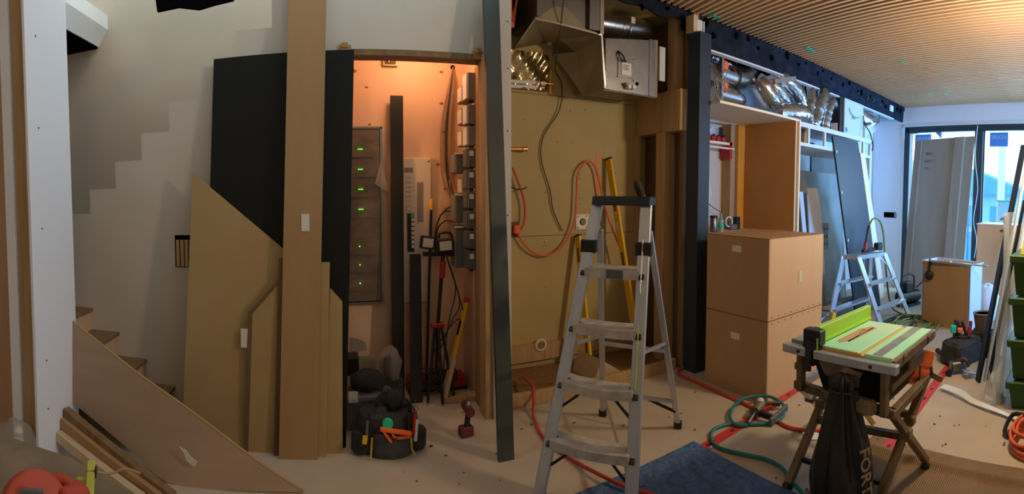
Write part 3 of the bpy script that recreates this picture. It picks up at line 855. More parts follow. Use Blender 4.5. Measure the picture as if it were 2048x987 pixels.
# left: boxes, tub, bags
cx = thing('carton', 'small open brown carton in the closet left corner', 'carton', (.2, 3.5, 0))
part(cx, 'front', MB().box(.185, .31, 3.46, 3.47, .10, .31), 'cardboard')
part(cx, 'side', MB().box(.10, .185, 3.44, 3.6, .08, .30), 'black_plastic')
part(cx, 'flap', MB().prism([(.12, 3.5, .33), (.25, 3.5, .34), (.24, 3.5, .40), (.18, 3.5, .43), (.12, 3.5, .44)], (0, .006, 0)), 'cardboard')
part(cx, 'bottom', MB().box(.10, .31, 3.46, 3.62, 0, .10), 'cardboard')
tu = thing('storage_tub', 'grey storage tub standing on the floor left of tool bag', 'tub', (.15, 3.05, 0))
part(tu, 'body', MB().hexa([(.08, 2.98, 0), (.26, 2.98, 0), (.26, 3.28, 0), (.08, 3.28, 0), (.05, 2.95, .21), (.29, 2.95, .21), (.29, 3.3, .21), (.05, 3.3, .21)]), 'purple_grey', bev=.01)
part(tu, 'rim', MB().box(.04, .30, 2.94, 3.31, .205, .225), 'purple_grey')
part(tu, 'label', MB().box(.09, .15, 2.935, 2.94, .20, .27), 'sticker')
po_ = MB().blob((.22, 3.08, .28), .12, .09, .075, 12, 8, .08)
solo('leather_pouch', po_, 'dark_fabric', 'brown leather tool pouch lying on the grey tub', 'pouch', smooth=True)
vb = MB().blob((.40, 3.30, .30), .085, .07, .13, 12, 9, .15)
vb_t = thing('clear_bag', 'clear plastic bag holding a dark object behind the tool bag', 'bag', (.4, 3.3, .1))
part(vb_t, 'wrap', vb, 'vinyl')
part(vb_t, 'contents', MB().blob((.405, 3.31, .27), .065, .05, .11, 10, 7), 'black_plastic', True)
part(vb_t, 'support', MB().rbox((.40, 3.31, .10), (.16, .14, .20)), 'dark_fabric')
# tool bag
tg = thing('tool_bag', 'dark open tool bag crammed with tools on the floor', 'tool bag', (.31, 2.72, 0))
prof = [(.165, 0), (.18, .02), (.185, .10), (.18, .18), (.165, .22)]
part(tg, 'body', MB().lathe(prof, (.315, 2.78, 0), 22, None, 1., .78, .02), 'dark_fabric', True)
part(tg, 'front_pocket', MB().lathe([(.115, 0), (.128, .02), (.125, .11), (.118, .14)], (.325, 2.69, 0), 16, None, 1., .55, .03), 'grey_fabric', True)
for x, s in ((.155, 1), (.475, 1)):
    part(tg, 'side_pocket', MB().lathe([(.05, .01), (.062, .03), (.06, .11), (.05, .13)], (x, 2.72, 0), 12, None, 1., .8, .04), 'dark_fabric', True)
random.seed(21)
for k in range(12):
    a = random.uniform(0, 2 * pi)
    r = random.uniform(.02, .11)
    x, y = .315 + r * cos(a), 2.79 + r * .7 * sin(a)
    h_ = random.uniform(.22, .34) * (1 if r < .07 else .85)
    part(tg, 'pouch_lump', MB().blob((x, y, h_ - .05), random.uniform(.035, .06), .04, random.uniform(.05, .08), 9, 7, .12), random.choice(['dark_fabric', 'grey_fabric', 'black_plastic', 'dark_fabric']), True)
part(tg, 'carry_handle', MB().tube([(.25, 2.78, .24), (.27, 2.77, .31), (.33, 2.77, .335), (.38, 2.78, .25)], .011, 7, smooth=4), 'dark_fabric', True)
for k, (x, y, z, m, l) in enumerate([(.18, 2.64, .20, 'metal', None), (.20, 2.65, .23, 'black_plastic', None), (.45, 2.66, .21, 'red', None), (.46, 2.66, .17, 'label', None), (.42, 2.65, .22, 'black_plastic', None), (.17, 2.66, .17, 'black_plastic', None), (.44, 2.70, .26, 'black_plastic', None)]):
    part(tg, 'tool_handle', MB().tube([(x, y, z - .09), (x + random.uniform(-.01, .01), y, z + .03)], .011, 7), m, True)
part(tg, 'yellow_tab', MB().rbox((.168, 2.625, .125), (.026, .012, .045), 0, .1), 'yellow')
part(tg, 'piping', MB().tube([(.21, 2.635, .13), (.205, 2.63, .07), (.20, 2.63, .01)], .005, 6), 'yellow')
part(tg, 'piping', MB().tube([(.43, 2.63, .12), (.435, 2.625, .05), (.45, 2.62, .02)], .005, 6), 'yellow')
part(tg, 'key_ring', MB().tube([(.462 + .016 * cos(i * pi / 6), 2.66, .265 + .016 * sin(i * pi / 6)) for i in range(13)], .003, 6, cap=False).tube([(.462, 2.66, .28), (.464, 2.66, .32)], .003, 6), 'metal', True)
sq = thing('speed_square', 'bright orange plastic square stuck in the tool bag pocket', 'square', (.33, 2.62, .12))
part(sq, 'long_arm', MB().bar((.255, 2.617, .186), (.43, 2.615, .148), .012, .035, (0, 1, 0)), 'orange')
part(sq, 'short_arm', MB().bar((.27, 2.612, .18), (.315, 2.608, .115), .01, .03, (0, 1, 0)), 'orange')
part(sq, 'rib', MB().bar((.335, 2.612, .13), (.42, 2.612, .135), .01, .02, (0, 1, 0)).bar((.32, 2.612, .16), (.345, 2.612, .125), .01, .02, (0, 1, 0)), 'orange')
solo('tape_roll', MB().lathe([(.03, -.012), (.032, 0), (.03, .012)], (.30, 2.645, .20), 14, Matrix.Rotation(pi / 2, 3, 'X')), 'tape_green', 'green tape roll tucked above the orange square', 'tape', smooth=True)
# impact driver standing on the floor
dr = thing('impact_driver', 'small maroon cordless driver standing on the closet floor', 'drill', (.81, 2.79, 0))
part(dr, 'battery', MB().rbox((.80, 2.79, .035), (.085, .06, .06), .15), 'maroon', bev=.006)
part(dr, 'grip', MB().tube([(.805, 2.79, .06), (.815, 2.79, .14)], .018, 9), 'black_plastic', True)
part(dr, 'motor_head', MB().tube([(.815, 2.74, .165), (.815, 2.86, .168)], .03, 12), 'maroon', True)
part(dr, 'chuck', MB().lathe([(.024, 0), (.012, .03), (.004, .032), (.004, .06)], (.815, 2.80, .185), 10), 'metal', True)
part(dr, 'belt_clip', MB().bar((.775, 2.78, .16), (.74, 2.78, .175), .006, .02), 'wood_light')
solo('debris_chip', MB().blob((.565, 2.72, .006), .012, .01, .006, 7, 5, .2), 'maroon', 'tiny dark chip on the floor right of the tool bag', 'chip')

# ================================================================== RECESS
ah = thing('air_handler', 'galvanised air handler box hanging in the recess ceiling', 'air handler', (2.25, 3.3, 2.3))
part(ah, 'front_panel', MB().hexa([(2.015, 3.15, 2.30), (2.44, 3.15, 2.30), (2.44, 3.17, 2.30), (2.015, 3.17, 2.30), (2.015, 3.15, 2.685), (2.44, 3.15, 2.75), (2.44, 3.17, 2.75), (2.015, 3.17, 2.685)]), 'metal')
part(ah, 'casing', MB().hexa([(2.015, 3.17, 2.295), (2.53, 3.17, 2.295), (2.53, 3.62, 2.33), (2.015, 3.62, 2.33), (2.015, 3.17, 2.69), (2.53, 3.17, 2.77), (2.53, 3.62, 2.77), (2.015, 3.62, 2.69)]), 'metal_dull')
part(ah, 'corner_flange', MB().box(2.44, 2.50, 3.145, 3.17, 2.30, 2.76), 'metal')
part(ah, 'corner_flange', MB().box(2.50, 2.535, 3.155, 3.2, 2.30, 2.77), 'metal_dull')
part(ah, 'corner_flange', MB().box(2.012, 2.055, 3.142, 3.152, 2.30, 2.60), 'metal')
part(ah, 'hatch', MB().box(2.13, 2.29, 3.143, 3.152, 2.41, 2.56), 'metal')
part(ah, 'rating_label', MB().box(2.165, 2.255, 3.139, 3.144, 2.43, 2.525), 'label')
for i in range(4):
    part(ah, 'label_line', MB().box(2.175, 2.235 - .012 * (i % 2), 3.137, 3.139, 2.505 - i * .012, 2.509 - i * .012), 'cable')
for x, z in ((2.13, 2.41), (2.285, 2.565), (2.285, 2.40), (2.03, 2.35), (2.03, 2.45), (2.03, 2.58)):
    part(ah, 'screw', MB().lathe([(.006, 0), (.004, .006)], (x, 3.143, z), 8, Matrix.Rotation(pi / 2, 3, 'X')), 'pipe_metal')
for x, z in ((2.215, 2.335), (2.26, 2.34)):
    part(ah, 'pipe_stub', MB().tube([(x, 3.15, z), (x, 3.10, z)], .016, 10), 'label', True)
part(ah, 'pipe_stub', MB().tube([(2.195, 3.15, 2.355), (2.195, 3.11, 2.355)], .014, 10), 'cable_tan', True)
part(ah, 'wire_tail', MB().tube([(2.125, 3.14, 2.605), (2.16, 3.12, 2.57), (2.175, 3.12, 2.54), (2.19, 3.12, 2.53)], .006, 6, smooth=4).tube([(2.125, 3.14, 2.605), (2.135, 3.12, 2.55), (2.185, 3.12, 2.525)], .005, 6, smooth=4), 'black_plastic', True)
part(ah, 'knockout', MB().lathe([(.014, 0), (.014, .004)], (2.32, 3.148, 2.38), 10, Matrix.Rotation(pi / 2, 3, 'X')), 'felt_dark')
part(ah, 'side_sheet', MB().box(2.545, 2.605, 3.14, 3.155, 2.44, 2.72), 'white_board', label='white printed sheet beside the casing')
def sheet(pts, t=.012):
    a = [V(p) for p in pts]
    c = sum(a, V()) / len(a)
    bc_ = V((c.x + .25, c.y + .25, c.z + .35)) - c
    n = (a[1] - a[0]).cross(a[2] - a[0]).normalized()
    return MB().prism(a, n * (t if n.dot(bc_) > 0 else -t))
A_, B_, C_, I_ = (1.41, 3.12, 2.72), (1.96, 3.12, 2.69), (1.45, 3.62, 2.65), (1.75, 3.40, 2.70)
D_, G_, H_, E_, F_ = (1.74, 3.62, 2.73), (1.80, 3.62, 2.65), (1.92, 3.45, 2.64), (2.014, 3.15, 2.305), (2.0, 3.45, 2.29)
dc = thing('duct_transition', 'folded sheet steel duct transition left of the air handler', 'duct', (1.95, 3.4, 2.3))
part(dc, 'right_cheek', sheet([B_, E_, F_]), 'metal_dull')
part(dc, 'right_cheek', sheet([B_, F_, H_]), 'metal_dull')
part(dc, 'left_cheek', sheet([H_, F_, G_]), 'mdf_edge' if False else 'metal_dull')
part(dc, 'fold', sheet([B_, H_, I_]), 'metal_dull')
part(dc, 'fold', sheet([I_, H_, G_]), 'metal')
part(dc, 'corner_bead', MB().bar(B_, E_, .014, .012), 'pipe_metal')
du = thing('supply_duct', 'large rectangular steel duct with angled elbow at the recess ceiling', 'duct', (1.6, 3.4, 2.6))
part(du, 'trunk', MB().hexa([(1.42, 3.13, 2.74), (1.955, 3.13, 2.71), (1.955, 3.6, 2.76), (1.42, 3.6, 2.76), (1.42, 3.13, 3.03), (1.955, 3.13, 3.03), (1.955, 3.6, 3.03), (1.42, 3.6, 3.03)]), 'metal')
part(du, 'bottom_sheet', sheet([A_, B_, I_]), 'metal_dull')
part(du, 'bottom_sheet', sheet([A_, I_, D_]), 'metal_dull')
part(du, 'bottom_sheet', sheet([A_, D_, C_]), 'metal_dull')
part(du, 'gusset', sheet([(1.43, 3.125, 2.735), (1.56, 3.125, 2.83), (1.66, 3.125, 2.84), (1.84, 3.125, 2.705)], .004), 'metal_dull')
part(du, 'hem', MB().bar(A_, B_, .012, .012), 'pipe_metal')
part(du, 'hem', MB().bar(A_, C_, .012, .012), 'pipe_metal')
part(du, 'corner_brace', MB().box(1.84, 1.93, 3.095, 3.13, 2.71, 3.03), 'metal')
part(du, 'corner_brace', MB().box(1.93, 1.962, 3.09, 3.13, 2.69, 3.03), 'pipe_metal')
part(du, 'corner_brace', MB().box(1.42, 1.455, 3.11, 3.13, 2.74, 3.03), 'metal')
rp = thing('round_duct', 'round galvanised duct above the air handler', 'duct', (2.35, 3.35, 2.85))
part(rp, 'pipe', MB().tube([(1.97, 3.40, 2.88), (2.3, 3.40, 2.90), (2.58, 3.42, 2.93), (2.66, 3.47, 2.94)], .085, 20, smooth=3), 'pipe_metal', True)
for x in (2.22, 2.30, 2.37):
    part(rp, 'seam_band', MB().tube([(x, 3.40, 2.893), (x + .012, 3.40, 2.894)], .088, 20), 'pipe_metal', True)
part(rp, 'foil_tape', MB().box(2.37, 2.41, 3.305, 3.315, 2.92, 2.97), 'label')
random.seed(13)
fo = thing('foil_opening', 'gold lit foil insulation in a square opening of the drywall', 'insulation', (1.6, 3.62, 2.33))
fmb = MB()
fmb.grid(lambda u, v: (1.40 + .36 * u, 3.63 - .04 * sin(pi * u) - .012 * sin(9 * u + 7 * v) - .009 * sin(23 * u - 11 * v) - random.uniform(0, .004), 2.335 + .30 * v), 26, 22)
part(fo, 'foil', fmb, 'foil_gold', True)
part(fo, 'edge_strip', MB().box(1.775, 1.795, 3.63, 3.65, 2.32, 2.52), 'yellow_wood')
for z, x1 in ((2.395, 1.72), (2.355, 1.62)):
    pi_ = part(fo, 'pipe_sleeve', MB().tube([(1.38, 3.60, z - .01), (x1, 3.60, z)], .016, 10), 'white_plastic', True)
    part(pi_, 'copper_end', MB().tube([(x1, 3.60, z), (x1 + .09, 3.60, z + .004)], .006, 8), 'copper', True)
solo('hanging_cable', MB().tube([(1.62, 3.07, 3.03), (1.60, 3.07, 2.79), (1.66, 3.25, 2.6), (1.80, 3.58, 2.52), (1.88, 3.61, 2.40), (1.86, 3.62, 2.19), (1.72, 3.63, 1.97), (1.70, 3.63, 1.77), (1.78, 3.63, 1.52), (1.81, 3.63, 1.35), (1.90, 3.63, 1.17)], .005, 7, smooth=6), 'cable', 'thin dark cable dangling down the recess back wall', 'cable', smooth=True)
solo('red_hose', MB().tube([(1.43, 3.60, 1.70), (1.53, 3.60, 1.44), (1.53, 3.60, 1.25), (1.485, 3.60, 1.19)], .009, 8, smooth=6), 'hose_red', 'short red cord looping above the orange outlet box', 'cord', smooth=True)
solo('extension_cable', MB().tube([(1.475, 3.60, 1.17), (1.54, 3.60, 1.07), (1.65, 3.60, .99), (1.77, 3.60, .98), (1.91, 3.60, 1.07), (2.0, 3.60, 1.25), (2.02, 3.60, 1.45), (2.03, 3.60, 1.65), (2.09, 3.60, 1.75), (2.15, 3.60, 1.775), (2.22, 3.60, 1.70), (2.27, 3.58, 1.48), (2.34, 3.55, 1.22), (2.45, 3.48, .88), (2.5, 3.4, .4), (2.52, 3.3, .06)], .009, 8, smooth=6), 'hose_orange', 'long orange cord swagged up over a nail on the recess wall', 'cord', smooth=True)
oc = thing('outlet_box', 'orange electrical outlet box at the recess left edge', 'outlet', (1.46, 3.63, 1.15))
part(oc, 'box', MB().box(1.42, 1.50, 3.625, 3.65, 1.14, 1.26), 'maroon')
part(oc, 'plug', MB().rbox((1.465, 3.60, 1.20), (.05, .05, .07)), 'hose_orange', bev=.008)
ol = thing('dryer_outlet', 'square cream outlet plate with round socket on the recess wall', 'outlet', (2.1, 3.63, 1.18))
part(ol, 'plate', MB().box(2.04, 2.17, 3.638, 3.65, 1.18, 1.31), 'cream_edge')
part(ol, 'socket', MB().lathe([(.03, 0), (.03, .006), (.02, .008)], (2.105, 3.638, 1.245), 18, Matrix.Rotation(pi / 2, 3, 'X')), 'ink', True)
part(ol, 'socket_ring', MB().lathe([(.023, 0), (.023, .012), (.012, .012)], (2.105, 3.638, 1.245), 14, Matrix.Rotation(pi / 2, 3, 'X')), 'grey_box')
for x, z in ((2.055, 1.29), (2.145, 1.295), (2.055, 1.195), (2.145, 1.2)):
    part(ol, 'slot', MB().rbox((x, 3.637, z), (.022, .004, .006), 0, random.uniform(-.5, .5)), 'ink')
pp = thing('copper_stub', 'capped copper pipe stub poking out of the recess wall', 'pipe', (1.5, 3.5, 1.84))
part(pp, 'pipe', MB().tube([(1.34, 3.60, 1.845), (1.52, 3.60, 1.85)], .013, 10), 'copper', True)
part(pp, 'cap', MB().tube([(1.515, 3.60, 1.85), (1.555, 3.60, 1.851)], .02, 12), 'copper', True)
vn = thing('wall_vent', 'round metal vent ring low on the recess wall', 'vent', (1.69, 3.61, .16))
Rx = Matrix.Rotation(pi / 2, 3, 'X')
part(vn, 'ring', MB().lathe([(.05, 0), (.056, .004), (.05, .012), (.036, .012), (.034, 0)], (1.69, 3.615, .22), 24, Rx), 'enamel_white', True)
part(vn, 'core', MB().lathe([(.035, .002), (.02, .008), (.01, .004)], (1.69, 3.612, .22), 16, Rx), 'metal_dull', True)
solo('wire_tail', MB().tube([(1.40, 3.6, 1.55), (1.44, 3.58, 1.53), (1.49, 3.58, 1.525), (1.55, 3.59, 1.54)], .006, 6, smooth=4), 'cable', 'short dark wire tail left of the dangling cable', 'wire', smooth=True)
ow = thing('wire_bundle', 'orange wires tangled at the recess top left corner', 'wires', (1.28, 3.3, 2.7))
for k in range(5):
    random.seed(30 + k)
    part(ow, 'wire', MB().tube([(1.27 + random.uniform(0, .06), 3.3, 3.05), (1.28 + random.uniform(0, .09), 3.28, 2.93), (1.26 + random.uniform(0, .08), 3.28, 2.84), (1.27 + random.uniform(0, .05), 3.3, 2.70)], .008, 7, smooth=4), 'hose_orange', True)
for lab, b, t_, L_ in (('taller yellow spirit level leaning behind the ladder top', (2.455, 3.25, .04), (2.345, 3.60, 1.805), 2), ('shorter yellow spirit level leaning left behind the ladder', (1.985, 3.30, .045), (2.035, 3.60, 1.13), 1)):
    l_ = thing('spirit_level', lab, 'level', b, group='yellow spirit levels in the recess')
    up_ = V(t_) - V(b)
    part(l_, 'rail', MB().bar(b, t_, .022, .082, (0, 1, 0)), 'yellow', bev=.003)
    for f in ((.12, .5, .77) if L_ == 2 else (.15, .55, .85)):
        c0 = V(b) + up_ * f
        d_ = up_.normalized()
        part(l_, 'grip_slot', MB().bar(c0 - d_ * .06, c0 + d_ * .06, .026, .03, (0, 1, 0)), 'mdf_edge')
    c0 = V(b) + up_ * .665
    part(l_, 'vial', MB().bar(c0 - up_.normalized() * .03, c0 + up_.normalized() * .03, .028, .05, (0, 1, 0)), 'enamel_white')
    part(l_, 'end_cap', MB().bar(V(t_) - up_.normalized() * .01, V(t_) + up_.normalized() * .006, .026, .086, (0, 1, 0)), 'black_plastic')
# ================================================================== TALL STEPLADDER
FLb, FLt = V((.955, 2.07, 0)), V((1.365, 2.20, 1.44))
FRb, FRt = V((1.245, 1.71, 0)), V((1.515, 1.965, 1.44))
RLb, RLt = V((1.71, 2.67, 0)), V((1.405, 2.235, 1.30))
RRb, RRt = V((2.01, 2.25, 0)), V((1.555, 1.99, 1.30))
WU = (FRb - FLb).normalized()
BU = V((-WU.y, WU.x, 0))
ld = thing('stepladder', 'tall aluminium four step ladder with black cap in front of recess', 'ladder', (1.45, 2.15, 0))
def lerp(a, b, t):
    return a + (b - a) * t
for a, b in ((FLb, FLt), (FRb, FRt)):
    r_ = part(ld, 'front_rail', MB().bar(a, b, .024, .062, WU), 'alu', bev=.004)
    part(r_, 'inner_flange', MB().bar(lerp(a, b, .0) + BU * .03, b + BU * .03, .034, .006, WU), 'alu')
    for t in (.16, .35, .54, .74):
        p = lerp(a, b, t) - BU * .034
        part(r_, 'rivet', MB().blob(p, .006, .006, .006, 6, 4), 'alu')
part(ld, 'warning_label', MB().bar(lerp(FRb, FRt, .40) - BU * .033, lerp(FRb, FRt, .60) - BU * .033, .016, .002, WU), 'yellow_green', label='yellow and white warning label strip')
part(ld, 'warning_label', MB().bar(lerp(FRb, FRt, .70) - BU * .033, lerp(FRb, FRt, .88) - BU * .033, .016, .002, WU), 'label')
part(ld, 'warning_label', MB().bar(lerp(FRb, FRt, .84) - BU * .034, lerp(FRb, FRt, .865) - BU * .034, .014, .003, WU), 'red')
for a, b in ((RLb, RLt), (RRb, RRt)):
    part(ld, 'rear_rail', MB().bar(a + V((0, 0, .03)), b, .022, .034, WU), 'alu', bev=.003)
    part(ld, 'rubber_foot', MB().bar(a, a + V((0, 0, .05)), .034, .05, WU), 'black_plastic', bev=.004)
for i, z in enumerate((.27, .54, .81, 1.09)):
    t = z / 1.44
    a, b = lerp(FLb, FLt, t), lerp(FRb, FRt, t)
    a, b = a + WU * .014, b - WU * .014
    dep = (.085, .085, .11, .15)[i]
    sg = .012 if i < 2 else .004
    mb = MB()
    nseg = 6
    for q in range(nseg):
        u0, u1 = q / nseg, (q + 1) / nseg
        z0, z1 = z - sg * sin(pi * u0), z - sg * sin(pi * u1)
        p0, p1 = lerp(a, b, u0), lerp(a, b, u1)
        f = -BU * .035
        k = BU * dep
        mb.hexa([V((*(p0 + f).xy, z0 - .022)), V((*(p1 + f).xy, z1 - .022)), V((*(p1 + k).xy, z1 - .012)), V((*(p0 + k).xy, z0 - .012)),
                 V((*(p0 + f).xy, z0 + .022)), V((*(p1 + f).xy, z1 + .022)), V((*(p1 + k).xy, z1 + .022)), V((*(p0 + k).xy, z0 + .022))])
    s_ = part(ld, 'step', mb, 'tread')
    if i == 3:
        pa, pb = lerp(a, b, .42), lerp(a, b, .72)
        part(s_, 'worn_patch', MB().bar(V((*(pa - BU * .037).xy, z)), V((*(pb - BU * .037).xy, z)), .004, .046), 'grey_box_dark', label='dark taped patch')
    for e in (a, b):
        part(s_, 'end_bracket', MB().bar(V((*(e - BU * .03).xy, z - .015)), V((*(e + BU * .02).xy, z + .02)), .012, .05, WU), 'black_plastic')
    if i < 2:
        for e, sgn in ((a, 1), (b, -1)):
            part(s_, 'step_brace', MB().bar(e + WU * .11 * sgn + V((0, 0, -.02)), lerp(FLb if sgn > 0 else FRb, FLt if sgn > 0 else FRt, (z - .12) / 1.44) + WU * .01 * sgn, .008, .012), 'black_plastic')
ca, cb_ = FLt - WU * .02, FRt + WU * .03
part(ld, 'top_cap', MB().hexa([V((*(ca - BU * .045).xy, 1.435)), V((*(cb_ - BU * .045).xy, 1.435)), V((*(cb_ + BU * .09).xy, 1.435)), V((*(ca + BU * .09).xy, 1.435)),
                               V((*(ca - BU * .03).xy, 1.482)), V((*(cb_ - BU * .03).xy, 1.482)), V((*(cb_ + BU * .08).xy, 1.482)), V((*(ca + BU * .08).xy, 1.482))]), 'black_plastic', bev=.005)
for a, b, c_, d_ in ((FLb, FLt, RLb, RLt), (FRb, FRt, RRb, RRt)):
    p = lerp(a, b, .845)
    part(ld, 'hinge_bracket', MB().bar(p + V((0, 0, -.035)), p + V((0, 0, .035)), .042, .085, WU), 'black_plastic', bev=.005)
    part(ld, 'spreader_bar', MB().bar(lerp(a, b, .50), lerp(c_, d_, .48), .012, .018), 'alu')
for t in (.16, .44):
    part(ld, 'rear_brace', MB().bar(lerp(RLb, RLt, t), lerp(RRb, RRt, t), .014, .022), 'alu')
part(ld, 'rear_diagonal', MB().bar(lerp(RRb, RRt, .10), lerp(lerp(RLb, RLt, .16), lerp(RRb, RRt, .16), .62), .01, .016), 'black_plastic')
part(ld, 'rear_diagonal', MB().bar(lerp(RLb, RLt, .16), lerp(FRb, FRt, .10), .012, .016), 'alu')
gl = thing('work_glove', 'dark work glove tip sticking up behind the ladder cap', 'glove', (1.53, 2.03, 1.48))
part(gl, 'palm', MB().tube([(1.535, 2.03, 1.46), (1.53, 2.035, 1.50), (1.515, 2.045, 1.545), (1.508, 2.05, 1.565)], lambda t: .012 + .01 * sin(pi * min(t * 1.1, 1)), 8, smooth=3), 'dark_fabric', True)
part(gl, 'cuff', MB().tube([(1.54, 2.028, 1.47), (1.537, 2.03, 1.492)], .017, 8), 'grey_fabric', True)

# ================================================================== BLACK COLUMN, STACKED BOXES
bc = thing('black_column', 'tall satin black cabinet side panel standing right of the recess', 'panel', (2.80, 2.93, 0))
part(bc, 'front_board', MB().box(2.735, 2.865, 2.855, 2.88, 0, 2.825), 'black_panel', bev=.002)
part(bc, 'side_board', MB().box(2.735, 2.76, 2.88, 3.0, 0, 2.825), 'black_panel')
bc2 = thing('blocking', 'pale wood blocking with white scrap on top of the black panel', 'block', (2.8, 2.93, 2.83))
part(bc2, 'block', MB().box(2.70, 2.745, 2.90, 2.99, 2.825, 2.96), 'wood_light')
part(bc2, 'white_piece', MB().box(2.745, 2.80, 2.90, 2.915, 2.83, 2.93), 'white_board')
part(bc2, 'strip', MB().box(2.815, 2.825, 2.90, 2.915, 2.825, 2.93), 'cream_edge')
for nm, z0, z1, lab, dx in (('lower', .0, .592, 'lower of the two stacked pale boxes, resting on floor', 0), ('upper', .597, 1.188, 'upper of the two stacked pale boxes, its top bare', 0)):
    bx = thing('cabinet_box', lab, 'box', (3.05, 2.37, z0), group='stacked cabinet boxes')
    part(bx, 'front', MB().box(2.69 + .012, 3.43, 2.07, 2.088, z0, z1), 'tan_box', bev=.002)
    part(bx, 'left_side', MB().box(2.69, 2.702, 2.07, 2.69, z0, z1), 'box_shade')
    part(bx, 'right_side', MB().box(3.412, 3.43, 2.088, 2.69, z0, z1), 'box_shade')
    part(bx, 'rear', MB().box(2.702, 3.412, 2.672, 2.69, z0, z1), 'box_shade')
    part(bx, 'top', MB().box(2.69, 3.43, 2.07, 2.69, z1 - .002, z1 + .002), 'mdf_dark')
    for i in range(9):
        part(bx, 'screw', MB().lathe([(.005, 0), (.004, .003)], (2.74 + i * .08, 2.07, z0 + (.02 if nm == 'upper' else .572)), 7, Rx), 'mdf_edge')
    if nm == 'upper':
        part(bx, 'sticker', MB().box(3.07, 3.115, 2.066, 2.07, .83, .92), 'sticker')
        part(bx, 'sticker', MB().box(2.686, 2.69, 2.33, 2.42, 1.07, 1.12), 'label')
    else:
        part(bx, 'sticker', MB().box(3.07, 3.12, 2.066, 2.07, .22, .34), 'sticker')
        part(bx, 'sticker', MB().box(2.686, 2.69, 2.33, 2.42, .41, .46), 'label')

# ================================================================== TALL CABINET AND ITS BACK WALL
tc_ = thing('tall_cabinet', 'open tall cabinet carcass with pale top behind the boxes', 'cabinet', (3.4, 3.05, 0))
part(tc_, 'top_panel', MB().box(2.87, 4.03, 2.75, 3.42, 2.25, 2.272), 'cream_edge')
part(tc_, 'side_panel', MB().box(3.968, 3.99, 2.752, 3.42, 0, 2.25), 'brown_board')
part(tc_, 'edge_band', MB().box(3.966, 3.976, 2.746, 2.752, 0, 2.25), 'cream_edge')
part(tc_, 'outer_side', MB().box(3.99, 4.05, 2.77, 3.42, 0, 2.265), 'brown_board')
part(tc_, 'outer_edge_band', MB().box(4.03, 4.052, 2.745, 2.772, 0, 2.27), 'cream_edge')
part(tc_, 'deck', MB().box(2.87, 3.968, 2.82, 3.45, 1.10, 1.135), 'wood_light')
part(tc_, 'rear_stud', MB().box(3.865, 3.966, 3.42, 3.47, 1.135, 2.25), 'yellow_wood')
part(tc_, 'rear_stud', MB().box(3.80, 3.855, 3.47, 3.60, 1.10, 2.25), 'wood')
part(tc_, 'rear_panel', MB().box(2.87, 3.86, 3.60, 3.635, 1.1, 2.25), 'drywall')
bt = thing('steel_tumbler', 'stainless tumbler with dark lid on the cabinet deck', 'tumbler', (3.30, 3.22, 1.135))
part(bt, 'body', MB().lathe([(.034, 0), (.036, .005), (.036, .135), (.034, .137)], (3.30, 3.22, 1.136), 18), 'metal', True)
part(bt, 'lid', MB().lathe([(.038, 0), (.038, .02), (.03, .024)], (3.30, 3.22, 1.272), 18), 'black_plastic', True)
wb_ = thing('water_bottle', 'small clear water bottle with green cap beside the tumbler', 'bottle', (3.40, 3.22, 1.135))
part(wb_, 'body', MB().lathe([(.028, 0), (.03, .01), (.03, .10), (.022, .13), (.011, .15), (.011, .16)], (3.40, 3.22, 1.136), 16), 'glass_bottle', True)
part(wb_, 'label', MB().lathe([(.0305, 0), (.0305, .045)], (3.40, 3.22, 1.176), 16), 'tape_green', True)
part(wb_, 'cap', MB().lathe([(.014, 0), (.014, .018)], (3.40, 3.22, 1.294), 12), 'tape_green', True)
sh = thing('narrow_shelf', 'narrow white shelf with rod under the red tools', 'shelf', (3.4, 3.5, 1.98))
part(sh, 'board', MB().box(2.95, 3.80, 3.45, 3.60, 2.02, 2.045), 'cream_edge')
part(sh, 'rod', MB().tube([(2.95, 3.46, 1.985), (3.84, 3.46, 1.985)], .012, 10), 'cream_edge', True)
part(sh, 'bracket', MB().box(3.76, 3.80, 3.45, 3.6, 1.88, 2.06), 'red')
random.seed(4)
for i in range(5):
    x = 3.40 + i * .075
    b_ = thing('red_clamp', ('leftmost', 'second', 'third', 'fourth', 'rightmost')[i] + ' red spring clamp in the row on the narrow shelf', 'clamp', (x, 3.5, 2.045), group='red clamps on the narrow shelf')
    part(b_, 'jaw', MB().rbox((x, 3.50, 2.075), (.06, .05, .055), 0, random.uniform(-.2, .2)), 'red', bev=.006)
    part(b_, 'spring', MB().tube([(x - .02, 3.49, 2.10), (x + .02, 3.49, 2.115)], .012, 8), 'black_plastic', True)
cbx = thing('clear_case', 'clear plastic case standing behind the red clamps', 'case', (3.58, 3.56, 2.05))
part(cbx, 'pane', MB().hexa([(3.44, 3.55, 2.09), (3.73, 3.55, 2.09), (3.73, 3.58, 2.09), (3.44, 3.58, 2.09), (3.47, 3.55, 2.24), (3.70, 3.55, 2.23), (3.70, 3.58, 2.23), (3.47, 3.58, 2.24)]), 'clear')
part(cbx, 'bright_strip', MB().bar((3.50, 3.545, 2.10), (3.60, 3.545, 2.20), .02, .006, (0, 1, 0)), 'white_plastic')
part(cbx, 'end_cap', MB().box(3.70, 3.74, 3.53, 3.58, 2.09, 2.21), 'black_plastic')
solo('white_offcut', MB().board([(3.42, 3.58, 1.92), (3.53, 3.58, 1.93), (3.60, 3.55, 1.50), (3.46, 3.5, 1.14), (3.36, 3.5, 1.14), (3.36, 3.56, 1.6)], .012), 'white_board', 'white tapered offcut leaning inside the tall cabinet', 'offcut')
